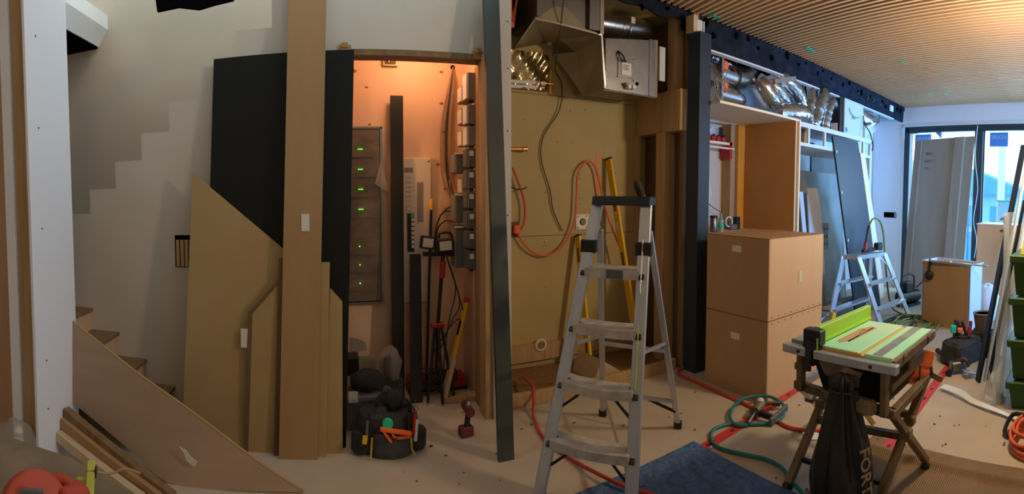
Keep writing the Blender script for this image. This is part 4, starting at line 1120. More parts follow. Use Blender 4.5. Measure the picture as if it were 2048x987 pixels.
solo('dark_wire', MB().tube([(3.33, 3.55, 1.62), (3.44, 3.52, 1.46), (3.58, 3.5, 1.36), (3.7, 3.5, 1.31)], .004, 6, smooth=4), 'cable', 'thin dark wire hanging inside the tall cabinet', 'wire', smooth=True)
hw = thing('cable_coil', 'white coiled cable and plug at the right end of the deck', 'cable', (3.72, 3.3, 1.135))
part(hw, 'coil', MB().tube([(3.64 + .05 * cos(a), 3.33, 1.22 + .05 * sin(a)) for a in [i * .6 for i in range(14)]], .007, 6, smooth=2), 'white_plastic', True)
part(hw, 'plug_block', MB().rbox((3.70, 3.34, 1.165), (.10, .06, .055)), 'grey_box_dark', bev=.005)
part(hw, 'adapter', MB().rbox((3.79, 3.36, 1.20), (.06, .06, .13)), 'black_plastic', bev=.005)

# ================================================================== DUCTS ABOVE THE CABINETS
RZ = Matrix.Rotation(0, 3, 'X')
for nm, z, x1, lab in (('silver_duct', 2.655, 3.60, 'upper round steel duct with orange actuator above the cabinet'), ('silver_duct', 2.46, 3.56, 'lower round steel duct with orange actuator above the cabinet')):
    d_ = thing(nm, lab, 'duct', (3.45, 3.2, z - .1), group='round steel ducts over the cabinet')
    part(d_, 'pipe', MB().tube([(3.30, 3.22, z), (x1 + .02, 3.22, z - .01), (x1 + .10, 3.26, z + (.02 if z > 2.6 else -.03)), (x1 + .16, 3.35, z + (.10 if z > 2.6 else -.05))], .085, 18, smooth=5), 'pipe_metal', True)
    for q in range(3):
        xx = 3.40 + q * .09
        part(d_, 'seam_band', MB().tube([(xx, 3.22, z), (xx + .008, 3.22, z)], .0875, 18), 'grey_box', True)
    part(d_, 'actuator', MB().rbox((3.315, 3.125, z + .05), (.07, .05, .085), 0, .2), 'orange', bev=.01)
    part(d_, 'actuator_collar', MB().tube([(3.315, 3.155, z + .05), (3.315, 3.19, z + .05)], .045, 12), 'red', True)
eb = thing('duct_elbow', 'large dull steel elbow duct turning up behind the fascia', 'duct', (3.75, 3.3, 2.6))
part(eb, 'elbow', MB().tube([(3.54, 3.22, 2.655), (3.66, 3.23, 2.665), (3.76, 3.24, 2.74), (3.80, 3.25, 2.86)], .112, 20, smooth=5), 'metal', True)
for q in range(4):
    t0 = .35 + q * .18
    P_ = spline([(3.54, 3.22, 2.655), (3.66, 3.23, 2.665), (3.76, 3.24, 2.74), (3.80, 3.25, 2.86)], 5)
    i0 = int(t0 * 15)
    part(eb, 'gore_seam', MB().tube([P_[i0], P_[i0] + (P_[min(i0 + 1, 15)] - P_[i0]) * .15], .1145, 20), 'pipe_metal', True)
solo('channel_post', MB().box(3.255, 3.28, 3.10, 3.14, 2.272, 2.79), 'pipe_metal', 'thin steel channel upright left of the round ducts', 'channel')
random.seed(8)
cw = thing('control_wires', 'tangle of thin grey control wires at the steel channel', 'wires', (3.2, 3.15, 2.3))
for k in range(6):
    pts = [(3.31, 3.06, 2.66 - .1 * (k % 3)), (3.20 + random.uniform(-.06, .05), 3.08, 2.55), (3.18 + random.uniform(-.05, .06), 3.08, 2.42), (3.27, 3.08, 2.32)]
    part(cw, 'wire', MB().tube(pts, .004, 5, smooth=5), 'grey_box', True)
def flex(name, lab, pts, r, n=14, sm=7, m='foil', seed=1, group='foil ducts over the cabinets'):
    random.seed(seed)
    ring = lambda t: r * (1 + .05 * sin(t * 60))
    return solo(name, MB().tube(pts, ring, n, jit=.07, smooth=sm), m, lab, 'duct', group, smooth=True)
flex('flexible_duct', 'short crumpled foil duct over the upper round steel duct', [(3.28, 3.3, 2.82), (3.45, 3.28, 2.80), (3.60, 3.3, 2.76)], .07, seed=2)
flex('flexible_duct', 'first fat foil duct slanting down right of the steel elbow', [(3.88, 3.3, 2.74), (3.83, 3.1, 2.64), (3.92, 3.05, 2.52), (4.08, 3.08, 2.44), (4.2, 3.1, 2.40)], .085, seed=3)
flex('flexible_duct', 'second smooth foil duct slanting beside the first one', [(3.95, 3.25, 2.74), (4.02, 3.1, 2.66), (4.16, 3.08, 2.55), (4.28, 3.1, 2.46)], .08, seed=4)
flex('flexible_duct', 'third long foil duct descending from the fascia rail', [(4.08, 3.2, 2.80), (4.20, 3.08, 2.74), (4.40, 3.05, 2.64), (4.52, 3.08, 2.54), (4.55, 3.12, 2.44)], .085, seed=5)
flex('flexible_duct', 'crumpled foil duct lying along the cabinet top', [(3.95, 2.98, 2.34), (4.15, 2.95, 2.38), (4.35, 2.95, 2.40), (4.52, 3.0, 2.38), (4.60, 3.05, 2.30)], .095, seed=6)
flex('flexible_duct', 'fourth foil duct bending down behind the third, right side', [(4.85, 3.25, 2.78), (4.72, 3.1, 2.72), (4.66, 3.05, 2.56), (4.58, 3.05, 2.40), (4.55, 3.05, 2.30)], .085, seed=7)
flex('flexible_duct', 'fifth grey taped foil duct arching down left of the black unit', [(5.08, 3.2, 2.76), (4.95, 3.05, 2.74), (4.83, 3.0, 2.62), (4.73, 3.0, 2.44), (4.66, 3.0, 2.30)], .085, seed=9)
flex('flexible_duct', 'sixth narrow foil duct with elbow into the black unit', [(5.34, 3.12, 2.64), (5.12, 3.02, 2.66), (4.98, 2.97, 2.60), (4.90, 2.96, 2.44), (4.85, 2.96, 2.28)], .062, m='pipe_metal', seed=10)
flex('flexible_duct', 'crumpled foil duct high under the rail near the black unit', [(4.6, 3.25, 2.86), (4.9, 3.2, 2.84), (5.2, 3.2, 2.80)], .07, seed=11)
flex('flexible_duct', 'big shiny foil duct right of the white ventilation unit', [(5.95, 3.2, 2.72), (6.2, 3.15, 2.62), (6.5, 3.2, 2.66), (6.8, 3.3, 2.76)], .15, seed=12)
solo('duct_strap', MB().bar((3.93, 3.0, 2.66), (4.28, 2.98, 2.76), .012, .05), 'grey_box', 'grey metal strap slanting across the foil ducts', 'strap')
er = thing('ventilation_unit', 'black sided white fronted ventilation unit above the lattice frame', 'ventilation unit', (5.55, 3.1, 2.3))
part(er, 'casing', MB().box(5.33, 5.95, 3.02, 3.6, 2.30, 2.775), 'black_plastic')
part(er, 'front_panel', MB().box(5.42, 5.95, 3.0, 3.02, 2.32, 2.77), 'white_board', bev=.003)
part(er, 'front_wire', MB().tube([(5.52, 2.99, 2.66), (5.55, 2.985, 2.60), (5.68, 2.985, 2.56), (5.82, 2.99, 2.58)], .004, 6, smooth=4), 'cable', True)
part(er, 'logo_mark', MB().box(5.60, 5.70, 2.996, 3.0, 2.535, 2.55).box(5.63, 5.66, 2.996, 3.0, 2.555, 2.57), 'grey_box')
part(er, 'blue_sticker', MB().lathe([(.032, 0), (.032, .003)], (5.47, 3.0, 2.37), 14, Rx), 'sticker_blue')
part(er, 'side_label', MB().box(5.325, 5.33, 3.05, 3.15, 2.30, 2.44), 'label')
part(er, 'wood_support', MB().box(5.62, 5.92, 2.98, 3.3, 2.27, 2.30), 'wood')
lf = thing('duct_tray', 'folded sheet metal duct end hanging right of ventilation unit', 'duct', (6.2, 3.2, 2.4))
part(lf, 'tray', MB().hexa([(5.98, 3.0, 2.36), (6.55, 3.1, 2.48), (6.55, 3.3, 2.48), (5.98, 3.3, 2.36), (5.98, 2.98, 2.48), (6.75, 3.1, 2.70), (6.75, 3.3, 2.70), (5.98, 3.3, 2.48)]), 'pipe_metal')
part(lf, 'flange', MB().box(5.96, 5.985, 2.97, 3.3, 2.33, 2.50), 'frame_white')
solo('power_cable', MB().tube([(5.92, 2.98, 2.62), (5.90, 2.95, 2.50), (5.86, 2.85, 2.38), (5.78, 2.76, 2.2), (5.72, 2.74, 2.12)], .008, 7, smooth=5), 'black_plastic', 'black cord running down from the ventilation unit', 'cord', smooth=True)

# ================================================================== LATTICE FRAME (OPEN UPPER CABINETS)
la = thing('lattice_cabinet', 'white open face frame of the upper cabinets below the ducts', 'frame', (4.95, 3.0, 0))
part(la, 'top_rail', MB().box(4.06, 5.80, 2.785, 2.81, 2.215, 2.265), 'frame_white')
part(la, 'bottom_rail', MB().box(4.06, 5.80, 2.785, 2.81, 2.02, 2.055), 'frame_white')
part(la, 'top_deck', MB().box(4.06, 5.80, 2.81, 3.4, 2.25, 2.265), 'frame_white')
part(la, 'bottom_deck', MB().box(4.06, 5.80, 2.81, 3.4, 2.02, 2.035), 'frame_white')
for x in (4.27, 4.60, 5.56, 5.76):
    part(la, 'stile', MB().box(x - .016, x + .016, 2.785, 2.81, 2.055, 2.215), 'frame_white')
part(la, 'end_panel', MB().box(5.76, 5.80, 2.79, 2.95, 0, 2.02), 'frame_white')
part(la, 'rear_support', MB().box(4.50, 4.55, 3.0, 3.05, 2.03, 2.25), 'wood')
part(la, 'rear_support', MB().box(5.48, 5.54, 3.0, 3.05, 1.7, 2.25), 'wood')
for i, (x, m, s) in enumerate(((4.15, 'red', .05), (4.40, 'grey_box', .09), (4.72, 'black_plastic', .10))):
    solo(('red_carton', 'grey_case', 'black_case')[i], MB().box(x, x + .15, 3.1, 3.2, 2.036, 2.036 + s), m, ('small red carton stored in the cabinet frame', 'grey case stored in the middle bay of the cabinet frame', 'black case stored behind the black panel top in the frame')[i], 'case', bev=.005)

# sheets leaning under it
g = 'sheets leaning below the lattice frame'
panel('gray_sheet', [(4.12, 3.5, 1.83), (6.25, 3.5, 1.83), (6.25, 3.35, 0), (4.12, 3.35, 0)], 'grey_board', 'wide grey backer sheet leaning low against the wall', .012, 'sheet', g)
panel('gray_sheet', [(5.62, 3.62, 2.10), (6.35, 3.62, 2.10), (6.35, 3.58, 0), (5.62, 3.58, 0)], 'grey_board2', 'dark sheet standing behind the tilted black panel', .012, 'sheet', g)
panel('gray_sheet', [(4.62, 3.44, 1.50), (6.1, 3.44, 1.50), (6.1, 3.28, 0), (4.62, 3.28, 0)], 'grey_board', 'shorter grey sheet in front of the wide one', .012, 'sheet', g)
panel('white_cutout', [(4.93, 3.22, 1.60), (5.15, 3.22, 1.60), (5.17, 3.21, 1.52), (5.21, 3.21, 1.52), (5.24, 3.12, .50), (4.92, 3.12, .50), (4.90, 3.2, 1.52), (4.93, 3.21, 1.52)], 'white_board', 'white board with notched top corners leaning on the grey sheets', .015, 'board', g)
panel('white_cutout', [(4.72, 3.20, 1.55), (4.80, 3.20, 1.55), (4.86, 3.10, .5), (4.78, 3.10, .5)], 'white_board', 'thin white strip left of the notched white board', .012, 'board', g)
panel('low_board', [(4.30, 3.05, .80), (4.42, 3.05, .80), (4.72, 2.9, 0), (4.5, 2.9, 0)], 'white_board', 'narrow white board sloping beside the box stack', .014, 'board', g)
mp = thing('meter_plate', 'white electrical plate with dark holes low behind the ladder', 'plate', (5.5, 3.26, .4))
part(mp, 'plate', MB().box(5.34, 5.50, 3.24, 3.26, .80, 1.15), 'white_board')
for i in range(6):
    part(mp, 'hole', MB().box(5.38 + .07 * (i % 2), 5.395 + .07 * (i % 2), 3.236, 3.24, .86 + .1 * (i // 2), .89 + .1 * (i // 2)), 'ink')
bp2 = thing('laminate_sheet', 'tilted black satin panel leaning on the white lattice frame', 'panel', (5.6, 2.7, 0))
part(bp2, 'face', MB().board([(4.73, 2.765, 2.19), (5.36, 2.765, 2.19), (6.05, 2.70, 0), (5.32, 2.70, 0)], .022), 'black_panel')
for z in (2.02, 1.55, .98):
    t_ = z / 2.19
    x = 5.32 + (4.73 - 5.32) * t_ + .03
    part(bp2, 'edge_chip', MB().rbox((x, 2.76 - .065 * (1 - t_), z), (.02, .006, .03)), 'cream_edge')
panel('cream_board', [(5.40, 2.75, 2.06), (5.53, 2.75, 2.06), (6.25, 2.72, .1), (6.08, 2.72, .1)], 'cream_edge', 'narrow cream board tilted right of the black panel', .02, 'board')
solo('upright_plank', MB().bar((6.15, 2.95, 0), (6.13, 3.0, .85), .10, .03), 'wood', 'short brown plank upright behind the small stepladder', 'plank')
for i in range(4):
    solo('offcut', MB().rbox((5.0 + .12 * i, 3.05 - .05 * i, .03 + .05 * i), (.45, .14, .03), .3 - .15 * i), ('white_board', 'grey_board', 'wood_light', 'grey_board2')[i], ('white', 'light grey', 'tan', 'dark grey')[i] + ' offcut in the pile under the leaning sheets', 'offcut', 'offcut pile on the floor')

# ================================================================== SMALL STEPLADDER
H2 = .82
AL, AR, BL, BR = V((4.86, 2.46, H2)), V((5.36, 2.36, H2)), V((4.80, 2.63, H2)), V((5.32, 2.53, H2))
al, ar, bl, br = V((4.82, 2.10, 0)), V((5.62, 2.10, 0)), V((4.48, 2.62, 0)), V((5.46, 2.60, 0))
s2 = thing('stepladder', 'small double sided aluminium stepladder behind the table saw', 'ladder', (5.15, 2.5, 0))
wu = (AR - AL).normalized()
for n_, a, b in (('front_stile', al, AL), ('front_stile', ar, AR), ('rear_stile', bl, BL), ('rear_stile', br, BR)):
    part(s2, n_, MB().bar(a, b, .02, .07, wu), 'alu')
for A, B, a, b in ((AL, AR, al, ar), (BL, BR, bl, br)):
    for t in (.30, .64):
        p, q = lerp(a, A, t), lerp(b, B, t)
        mb = MB()
        nb = V((-wu.y, wu.x, 0))
        part(s2, 'step', mb.bar(p, q, .10, .022, (0, 0, 1)), 'alu')
        for e, f in ((p, q), (q, p)):
            dd = (f - e).normalized()
            part(s2, 'step_brace', MB().bar(e + dd * .12, e - V((0, 0, .12)), .008, .016), 'alu')
part(s2, 'top', MB().hexa([AL + V((-.02, -.01, -.03)), AR + V((.02, -.01, -.03)), BR + V((.02, .01, -.03)), BL + V((-.02, .01, -.03)), AL + V((-.02, -.01, .02)), AR + V((.02, -.01, .02)), BR + V((.02, .01, .02)), BL + V((-.02, .01, .02))]), 'alu', bev=.005)
part(s2, 'top_groove', MB().bar(lerp(AL, BL, .5) + V((0, 0, .021)), lerp(AR, BR, .5) + V((0, 0, .021)), .03, .003), 'grey_box_dark')
for e, f in ((AL, AR), (AR, AL)):
    part(s2, 'corner_brace', MB().bar(e + (f - e) * .22 - V((0, 0, .02)), lerp(e, al if e == AL else ar, .22), .008, .016), 'alu')
part(s2, 'warning_label', MB().bar(lerp(bl, BL, .16) - V((.012, .03, 0)), lerp(bl, BL, .28) - V((.012, .03, 0)), .03, .05, wu), 'yellow', label='yellow warning label on the stile')
nl = thing('air_tool', 'black and red air tool lying on top of the small stepladder', 'tool', (5.4, 2.5, .84))
part(nl, 'body', MB().tube([(5.12, 2.54, .865), (5.36, 2.49, .87)], .022, 10), 'black_plastic', True)
part(nl, 'head', MB().rbox((5.41, 2.47, .90), (.11, .07, .09), -.2), 'black_plastic', bev=.01)
part(nl, 'fitting', MB().tube([(5.17, 2.53, .88), (5.18, 2.53, .96)], .025, 9), 'red', True)
part(nl, 'hose_end', MB().tube([(5.18, 2.53, .95), (5.22, 2.53, 1.08), (5.26, 2.53, 1.16)], .016, 8, smooth=3), 'black_plastic', True)
solo('olive_hose', MB().tube([(5.26, 2.53, 1.16), (5.34, 2.52, 1.24), (5.48, 2.5, 1.22), (5.58, 2.48, 1.05), (5.62, 2.45, .6), (5.68, 2.40, .15), (5.75, 2.3, .02), (5.6, 2.0, .015), (5.3, 1.9, .012)], .012, 8, smooth=6), 'hose_green', 'olive air hose arching from the small stepladder top down to floor', 'hose', smooth=True)
def tangle(seed, n_loops, cx0, cy0, dz):
    random.seed(seed)
    pts = []
    for k in range(n_loops):
        cx_, cy_ = cx0 + random.uniform(-.15, .2), cy0 + random.uniform(-.13, .13)
        ra, rb = random.uniform(.3, .5), random.uniform(.14, .26)
        for i in range(10):
            a = i * 2 * pi / 10
            pts.append((cx_ + ra * cos(a) + random.uniform(-.04, .04), cy_ + rb * sin(a) + random.uniform(-.03, .03), .012 + dz + .010 * k * (.5 + .5 * sin(a * 2 + k))))
    return pts
solo('hose_tangle', MB().tube(tangle(17, 7, 5.15, 1.95, 0), .011, 7, smooth=5), 'hose_green', 'olive hose in a loose tangle on the floor under the small stepladder', 'hose', smooth=True)
solo('cord_tangle', MB().tube(tangle(18, 3, 5.3, 2.05, .02), .009, 7, smooth=5), 'cable', 'dark cord mixed into the olive hose tangle on the floor', 'cord', smooth=True)
cp = thing('compressor', 'small dark compressor on the floor against the cardboard sheet', 'compressor', (6.3, 2.35, 0))
part(cp, 'tank', MB().tube([(6.12, 2.45, .13), (6.45, 2.32, .13)], .09, 12), 'black_plastic', True)
part(cp, 'motor', MB().rbox((6.25, 2.40, .27), (.17, .14, .15), -.3), 'black_plastic', bev=.02)
part(cp, 'gauge', MB().lathe([(.03, 0), (.03, .02)], (6.33, 2.32, .29), 12, Rx), 'metal', True)
part(cp, 'handle', MB().tube([(6.15, 2.42, .2), (6.15, 2.42, .42), (6.36, 2.34, .42), (6.36, 2.34, .2)], .012, 7, smooth=3), 'black_plastic', True)
part(cp, 'foot', MB().rbox((6.3, 2.38, .02), (.36, .16, .04), -.3), 'black_plastic')
part(cp, 'hose', MB().tube([(6.36, 2.3, .25), (6.5, 2.2, .34), (6.55, 2.15, .15), (6.4, 2.05, .02), (6.1, 2.1, .015)], .01, 7, smooth=5), 'black_plastic', True)

# ================================================================== BY THE WINDOW
cbd = thing('cardboard_sheet', 'tall folded cardboard sheet leaning against the window', 'cardboard', (7.35, 2.35, 0))
tl, tr_, brr, bll = V((7.44, 2.79, 2.46)), V((7.27, 1.735, 2.505)), V((7.18, 1.86, 0)), V((7.30, 2.90, 0))
def cq(u, v):
    a = lerp(tl, tr_, u)
    b_ = lerp(bll, brr, u)
    return lerp(b_, a, v)
cn = (tr_ - tl).cross(bll - tl).normalized()
if cn.x > 0:
    cn = -cn
for u0, u1, off in ((0, .13, -.02), (.13, .69, .0), (.69, .84, .025), (.84, 1, .0)):
    part(cbd, 'fold', MB().prism([cq(u0, 0) + cn * off, cq(u1, 0) + cn * off, cq(u1, 1) + cn * off, cq(u0, 1) + cn * off], -cn * .008), 'cardboard')
for u in (.13, .69, .84):
    part(cbd, 'crease', MB().bar(cq(u, 0) + cn * .012, cq(u, 1) + cn * .012, .014, .02), 'cardboard')
rgt = (tr_ - tl).normalized()
upv = (tl - bll).normalized()
for body, v_, u_ in (('BESC', .905, .28), ('MXT1', .855, .275), ('6.8', .81, .25)):
    part(cbd, 'handwriting', text_mb(body, .06, cq(u_, v_) + cn * .004, rgt, upv), 'ink', label='small handwritten marks')
cr = thing('cabinet_carcass', 'small white cabinet carcass lying open side up on the floor', 'cabinet', (5.48, 1.55, 0))
A0, B0, C0 = V((5.48, 1.90, 0)), V((5.31, 1.27, 0)), V((5.66, 1.20, 0))
D0 = A0 + (C0 - B0)
up = V((0, 0, .76))
part(cr, 'left_side', MB().prism([A0, B0, B0 + up, A0 + up], (C0 - B0) * .06), 'mdf_dark')
part(cr, 'front_side', MB().prism([B0, C0, C0 + up, B0 + up], (A0 - B0) * .03), 'white_board')
part(cr, 'rear_side', MB().prism([A0, D0, D0 + up, A0 + up], (B0 - A0) * .03), 'white_board')
part(cr, 'right_side', MB().prism([C0, D0, D0 + up, C0 + up], (B0 - C0) * .06), 'white_board')
part(cr, 'rim', MB().bar(A0 + up, B0 + up, .03, .012).bar(B0 + up, C0 + up, .03, .012).bar(A0 + up, D0 + up, .03, .012).bar(C0 + up, D0 + up, .03, .012), 'white_plastic')
part(cr, 'inner_bottom', MB().prism([lerp((A0 + B0 + C0 + D0) / 4, q_, .86) + V((0, 0, .5)) for q_ in (A0, B0, C0, D0)], (0, 0, .01)), 'mdf_edge')
st_ = thing('straightedge', 'white metal straightedge lying across the open carcass', 'straightedge', (5.4, 1.4, .77))
part(st_, 'bar', MB().bar((5.40, 1.79, .775), (5.27, 1.06, .775), .05, .012), 'alu')
part(st_, 'clamp_block', MB().rbox((5.35, 1.55, .79), (.05, .08, .02), -.2), 'wood_light')
hp = thing('ear_muffs', 'black ear muffs hanging on the carcass corner', 'ear muffs', (5.43, 1.80, .6))
part(hp, 'band', MB().tube([(5.44, 1.80, .79), (5.43, 1.80, .74), (5.425, 1.80, .66)], .014, 8, smooth=3), 'black_plastic', True)
part(hp, 'cup', MB().blob((5.42, 1.80, .60), .03, .055, .06, 12, 8), 'black_plastic', True)
ct = thing('beige_carton', 'tall beige carton with white top right of the cardboard sheet', 'carton', (6.2, 1.1, 0))
part(ct, 'body', MB().box(6.0, 6.5, .80, 1.36, 0, 1.20), 'tan_box')
part(ct, 'top', MB().box(5.99, 6.51, .79, 1.37, 1.20, 1.215), 'white_plastic')
for y in (.95, 1.02):
    part(ct, 'hand_hole', MB().box(5.996, 6.0, y, y + .04, 1.12, 1.145), 'ink')
cl2 = thing('clamp_light', 'small silver clamp lamp on the beige carton top', 'lamp', (6.05, 1.0, 1.215))
part(cl2, 'shade', MB().lathe([(.09, 0), (.07, .03), (.03, .05), (.02, .06)], (6.05, 1.0, 1.27), 16), 'alu', True)
part(cl2, 'clamp', MB().rbox((6.05, 1.0, 1.245), (.04, .06, .06)), 'black_plastic', bev=.006)
pb = MB().blob((5.84, 1.17, .235), .135, .17, .24, 16, 10, .08)
solo('white_bag', pb, 'white_sheet', 'bulging white plastic bag on floor by the carton', 'bag', smooth=True)
solo('red_strip', MB().bar((5.68, .98, .01), (5.78, .92, .42), .02, .02), 'hose_red', 'thin red stick leaning on the white plastic bag', 'stick')
solo('hanging_wire', MB().tube([(5.95, 1.02, .55), (5.95, .98, .75), (5.97, .95, 1.0), (5.98, .90, 1.2)], .006, 6, smooth=4), 'cable', 'thin dark cord hanging down the beige carton', 'cord', smooth=True)
solo('white_string', MB().tube([ww(1.32, .02, 2.68), ww(1.30, .03, 2.2), ww(1.36, .03, 1.7), ww(1.31, .03, 1.2), ww(1.37, .03, .9), ww(1.34, .03, .6)], .005, 6, smooth=6), 'white_plastic', 'thin white string hanging along the window mullion', 'string', smooth=True)
solo('blue_tube', MB().tube([ww(1.20, .05, 1.9), ww(1.23, .06, 1.2), ww(1.25, .08, .1)], .014, 7, smooth=4), 'sticker_blue', 'blue tube standing between the cardboard and window mullion', 'tube', smooth=True)
# far right: black boards, bins, plastic
for lab, b_, t_, wd in (('wider black board leaning at the right edge before the green bins', (3.875, .83, 0), (3.985, .53, 1.98), .075), ('narrow black board just right of the wider one', (3.80, .735, 0), (3.93, .50, 1.52), .028)):
    l_ = thing('black_board', lab, 'board', b_, group='black boards at the right edge')
    part(l_, 'face', MB().bar(b_, t_, wd, .02, (.55, -.84, 0)), 'black_post')
    e = V((.02, -.035, 0)) * (1.5 if wd > .05 else .9)
    part(l_, 'white_edge', MB().bar(V(b_) + e, V(t_) + e, .03, .018, (.55, -.84, 0)), 'frame_white')
for i in range(4):
    z = -.085 + .305 * i
    b_ = thing('green_bin', ('lowest', 'second', 'third', 'topmost')[i] + ' green plastic bin in the stack at right edge', 'bin', (3.6, .25, max(z, 0)), group='stacked green bins')
    d = .02 * (i % 2)
    part(b_, 'body', MB().hexa([(3.44, -.05, max(z, 0)), (3.95, -.05, max(z, 0)), (3.95, .475, max(z, 0)), (3.44, .475, max(z, 0)), (3.42, -.05, z + .24), (3.97, -.05, z + .24), (3.97, .50, z + .24), (3.42, .50, z + .24)]), 'bin_green')
    part(b_, 'rim', MB().box(3.40, 3.99, -.07, .525, z + .235, z + .29), 'bin_green', bev=.008)
solo('yellow_bag', MB().hexa([(3.52, .1, 1.12), (3.9, .1, 1.12), (3.9, .46, 1.12), (3.52, .46, 1.12), (3.60, .2, 1.44), (3.85, .2, 1.46), (3.85, .42, 1.46), (3.60, .42, 1.44)]), 'yellow_cloth', 'yellow folded bag on top of the green bins', 'bag')
random.seed(19)
ps = MB()
ps.grid(lambda u, v: (3.36 + .32 * u + .02 * sin(v * 5), .575 + .03 * sin(u * 11 + v) * (1 - .3 * v) + .015 * sin(v * 6 + u * 4) - .02 * v, .005 + 1.42 * v), 40, 24)
o_ = solo('plastic_sheet', ps, 'clear', 'translucent plastic sheet hanging down before the green bins', 'sheet', smooth=True)
cps = MB()
cps.grid(lambda u, v: (3.42 + .14 * u - .05 * v, .62 - .09 * u + .05 * v + .02 * sin(u * 9), .01 + .26 * (1 - u) * (1 - abs(v - .5)) + .02 * sin(v * 17)), 10, 10)
solo('plastic_scrap', cps, 'white_sheet', 'crumpled white plastic film at the foot of the bins', 'scrap')
panel('white_scrap', [(4.0, .71, .20), (3.97, .62, .20), (3.52, .60, .0), (3.55, .70, .0)], 'white_board', 'white board scrap lying on the floor before the plastic', .014, 'scrap')
sp = MB()
pts = spline([(3.61, 1.06, .03), (3.50, .88, .045), (3.42, .77, .03), (3.35, .64, .03), (3.30, .52, .02), (3.24, .40, .012)], 5)
sp.v, sp.f = [], []
for i, p in enumerate(pts):
    t = i / (len(pts) - 1)
    wv = .028 * (1 - .3 * sin(pi * t))
    q = V((.8, -.5, .25 + .4 * sin(t * 5))).normalized() * wv
    sp.v += [p - q, p + q]
    if i:
        sp.f.append([2 * i - 2, 2 * i - 1, 2 * i + 1, 2 * i])
sp_o = solo('paper_strip', sp, 'white_sheet', 'long curling white strip on the floor at right', 'strip')
md = sp_o.modifiers.new('thick', 'SOLIDIFY')
md.thickness = .003
# tool group on the floor
tb2 = thing('tool_bag', 'black tool bag with tools on the floor beside the black boards', 'tool bag', (4.30, 1.05, 0))
part(tb2, 'body', MB().hexa([(4.05, 1.05, 0), (4.45, .90, 0), (4.60, 1.12, 0), (4.2, 1.28, 0), (4.06, 1.04, .22), (4.44, .92, .22), (4.58, 1.10, .22), (4.2, 1.26, .22)]), 'dark_fabric', bev=.03)
random.seed(6)
for k in range(9):
    x, y = 4.15 + random.random() * .3, .98 + random.random() * .2
    part(tb2, 'tool_handle', MB().tube([(x, y, .18), (x + random.uniform(-.08, .08), y + random.uniform(-.05, .08), .32 + random.random() * .06)], .016, 7), random.choice(['black_plastic', 'maroon', 'metal', 'dark_fabric', 'red', 'black_plastic']), True)
part(tb2, 'orange_tip', MB().rbox((4.28, 1.10, .30), (.05, .05, .04), .4), 'orange', bev=.006)
part(tb2, 'green_tip', MB().rbox((4.26, 1.16, .31), (.05, .05, .07), .4), 'tape_green', bev=.006)
part(tb2, 'pry_bar', MB().bar((4.25, 1.16, .24), (4.35, .93, .245), .02, .006), 'metal')
bk_ = thing('bucket', 'small dark bucket with pale rim behind the black boards', 'bucket', (4.6, .93, .2))
part(bk_, 'body', MB().lathe([(.07, 0), (.095, .17), (.09, .17), (.066, .01)], (4.58, .95, .235), 20), 'mdf_edge', True)
part(bk_, 'rim', MB().lathe([(.10, 0), (.103, .012), (.09, .014), (.088, 0)], (4.58, .95, .40), 20), 'grey_box', True)
part(bk_, 'crate', MB().box(4.48, 4.68, .85, 1.05, 0, .235), 'dark_fabric')
gd = thing('angle_grinder', 'black angle grinder with silver guard lying on the floor', 'grinder', (3.98, 1.0, 0))
part(gd, 'body', MB().rbox((4.0, 1.04, .07), (.14, .08, .08), -.9), 'metal', bev=.012)
part(gd, 'shoe', MB().rbox((3.94, .92, .045), (.10, .09, .012), -.9, .25), 'alu')
part(gd, 'wheel', MB().lathe([(.03, -.015), (.03, .015)], (3.91, 1.09, .03), 12, Matrix.Rotation(pi / 2, 3, 'Y')), 'black_plastic', True)
part(gd, 'grip', MB().tube([(4.02, 1.03, .10), (3.96, .96, .13), (3.93, .92, .10)], .014, 7, smooth=3), 'black_plastic', True)
pl = thing('planer', 'dark tool with long black grip lying left of the tool bag', 'tool', (4.3, 1.2, 0))
part(pl, 'grip', MB().tube([(4.40, 1.35, .045), (4.20, 1.16, .05)], .026, 9), 'black_plastic', True)
part(pl, 'head', MB().blob((4.12, 1.07, .06), .08, .08, .06, 12, 8), 'black_plastic', True)
part(pl, 'housing', MB().blob((4.06, 1.01, .07), .06, .05, .06, 12, 8), 'maroon', True)
solo('sawdust_patch', MB().blob((3.95, 1.33, .0), .10, .06, .006, 12, 6, .2), 'wood_light', 'small sawdust patch on the floor left of the grinder', 'sawdust', kind='stuff')

# ================================================================== FLOOR ITEMS
bl_ = MB()
random.seed(23)
def blk(u, v):
    x = .55 + 1.42 * u
    y = .3 + 1.76 * v - .05 * (1 - u)
    edge = min(1, 8 * min(u, 1 - u, v, 1 - v))
    return (x, y, .006 + .016 * edge * (.6 + .4 * sin(x * 34 + 2 * sin(y * 11)) * sin(y * 31 + 1.5 * sin(x * 9))) + random.uniform(0, .003))
bl_.grid(blk, 90, 100)
solo('moving_blanket', bl_, 'blanket', 'quilted navy moving blanket spread under the tall ladder', 'blanket', smooth=True)
solo('foil_bead', MB().blob((1.985, 1.93, .012), .012, .01, .01, 7, 5, .3), 'foil', 'tiny shiny foil ball at the blanket edge', 'scrap')
mt = MB()
def mtf(u, v):
    x = 1.78 + .95 * u - .10 * (1 - v) * u
    y = -.2 + 1.50 * v - .06 * u
    r = .028 * math.exp(-((u - .80 - .05 * v) / .035) ** 2)
    return (x, y, .004 + r + .004 * sin(u * 9 + v * 3))
mt.grid(mtf, 60, 30)
mo = solo('ribbed_runner', mt, 'mat_rib', 'ribbed brown cardboard runner with a raised fold under table saw', 'mat', smooth=True)
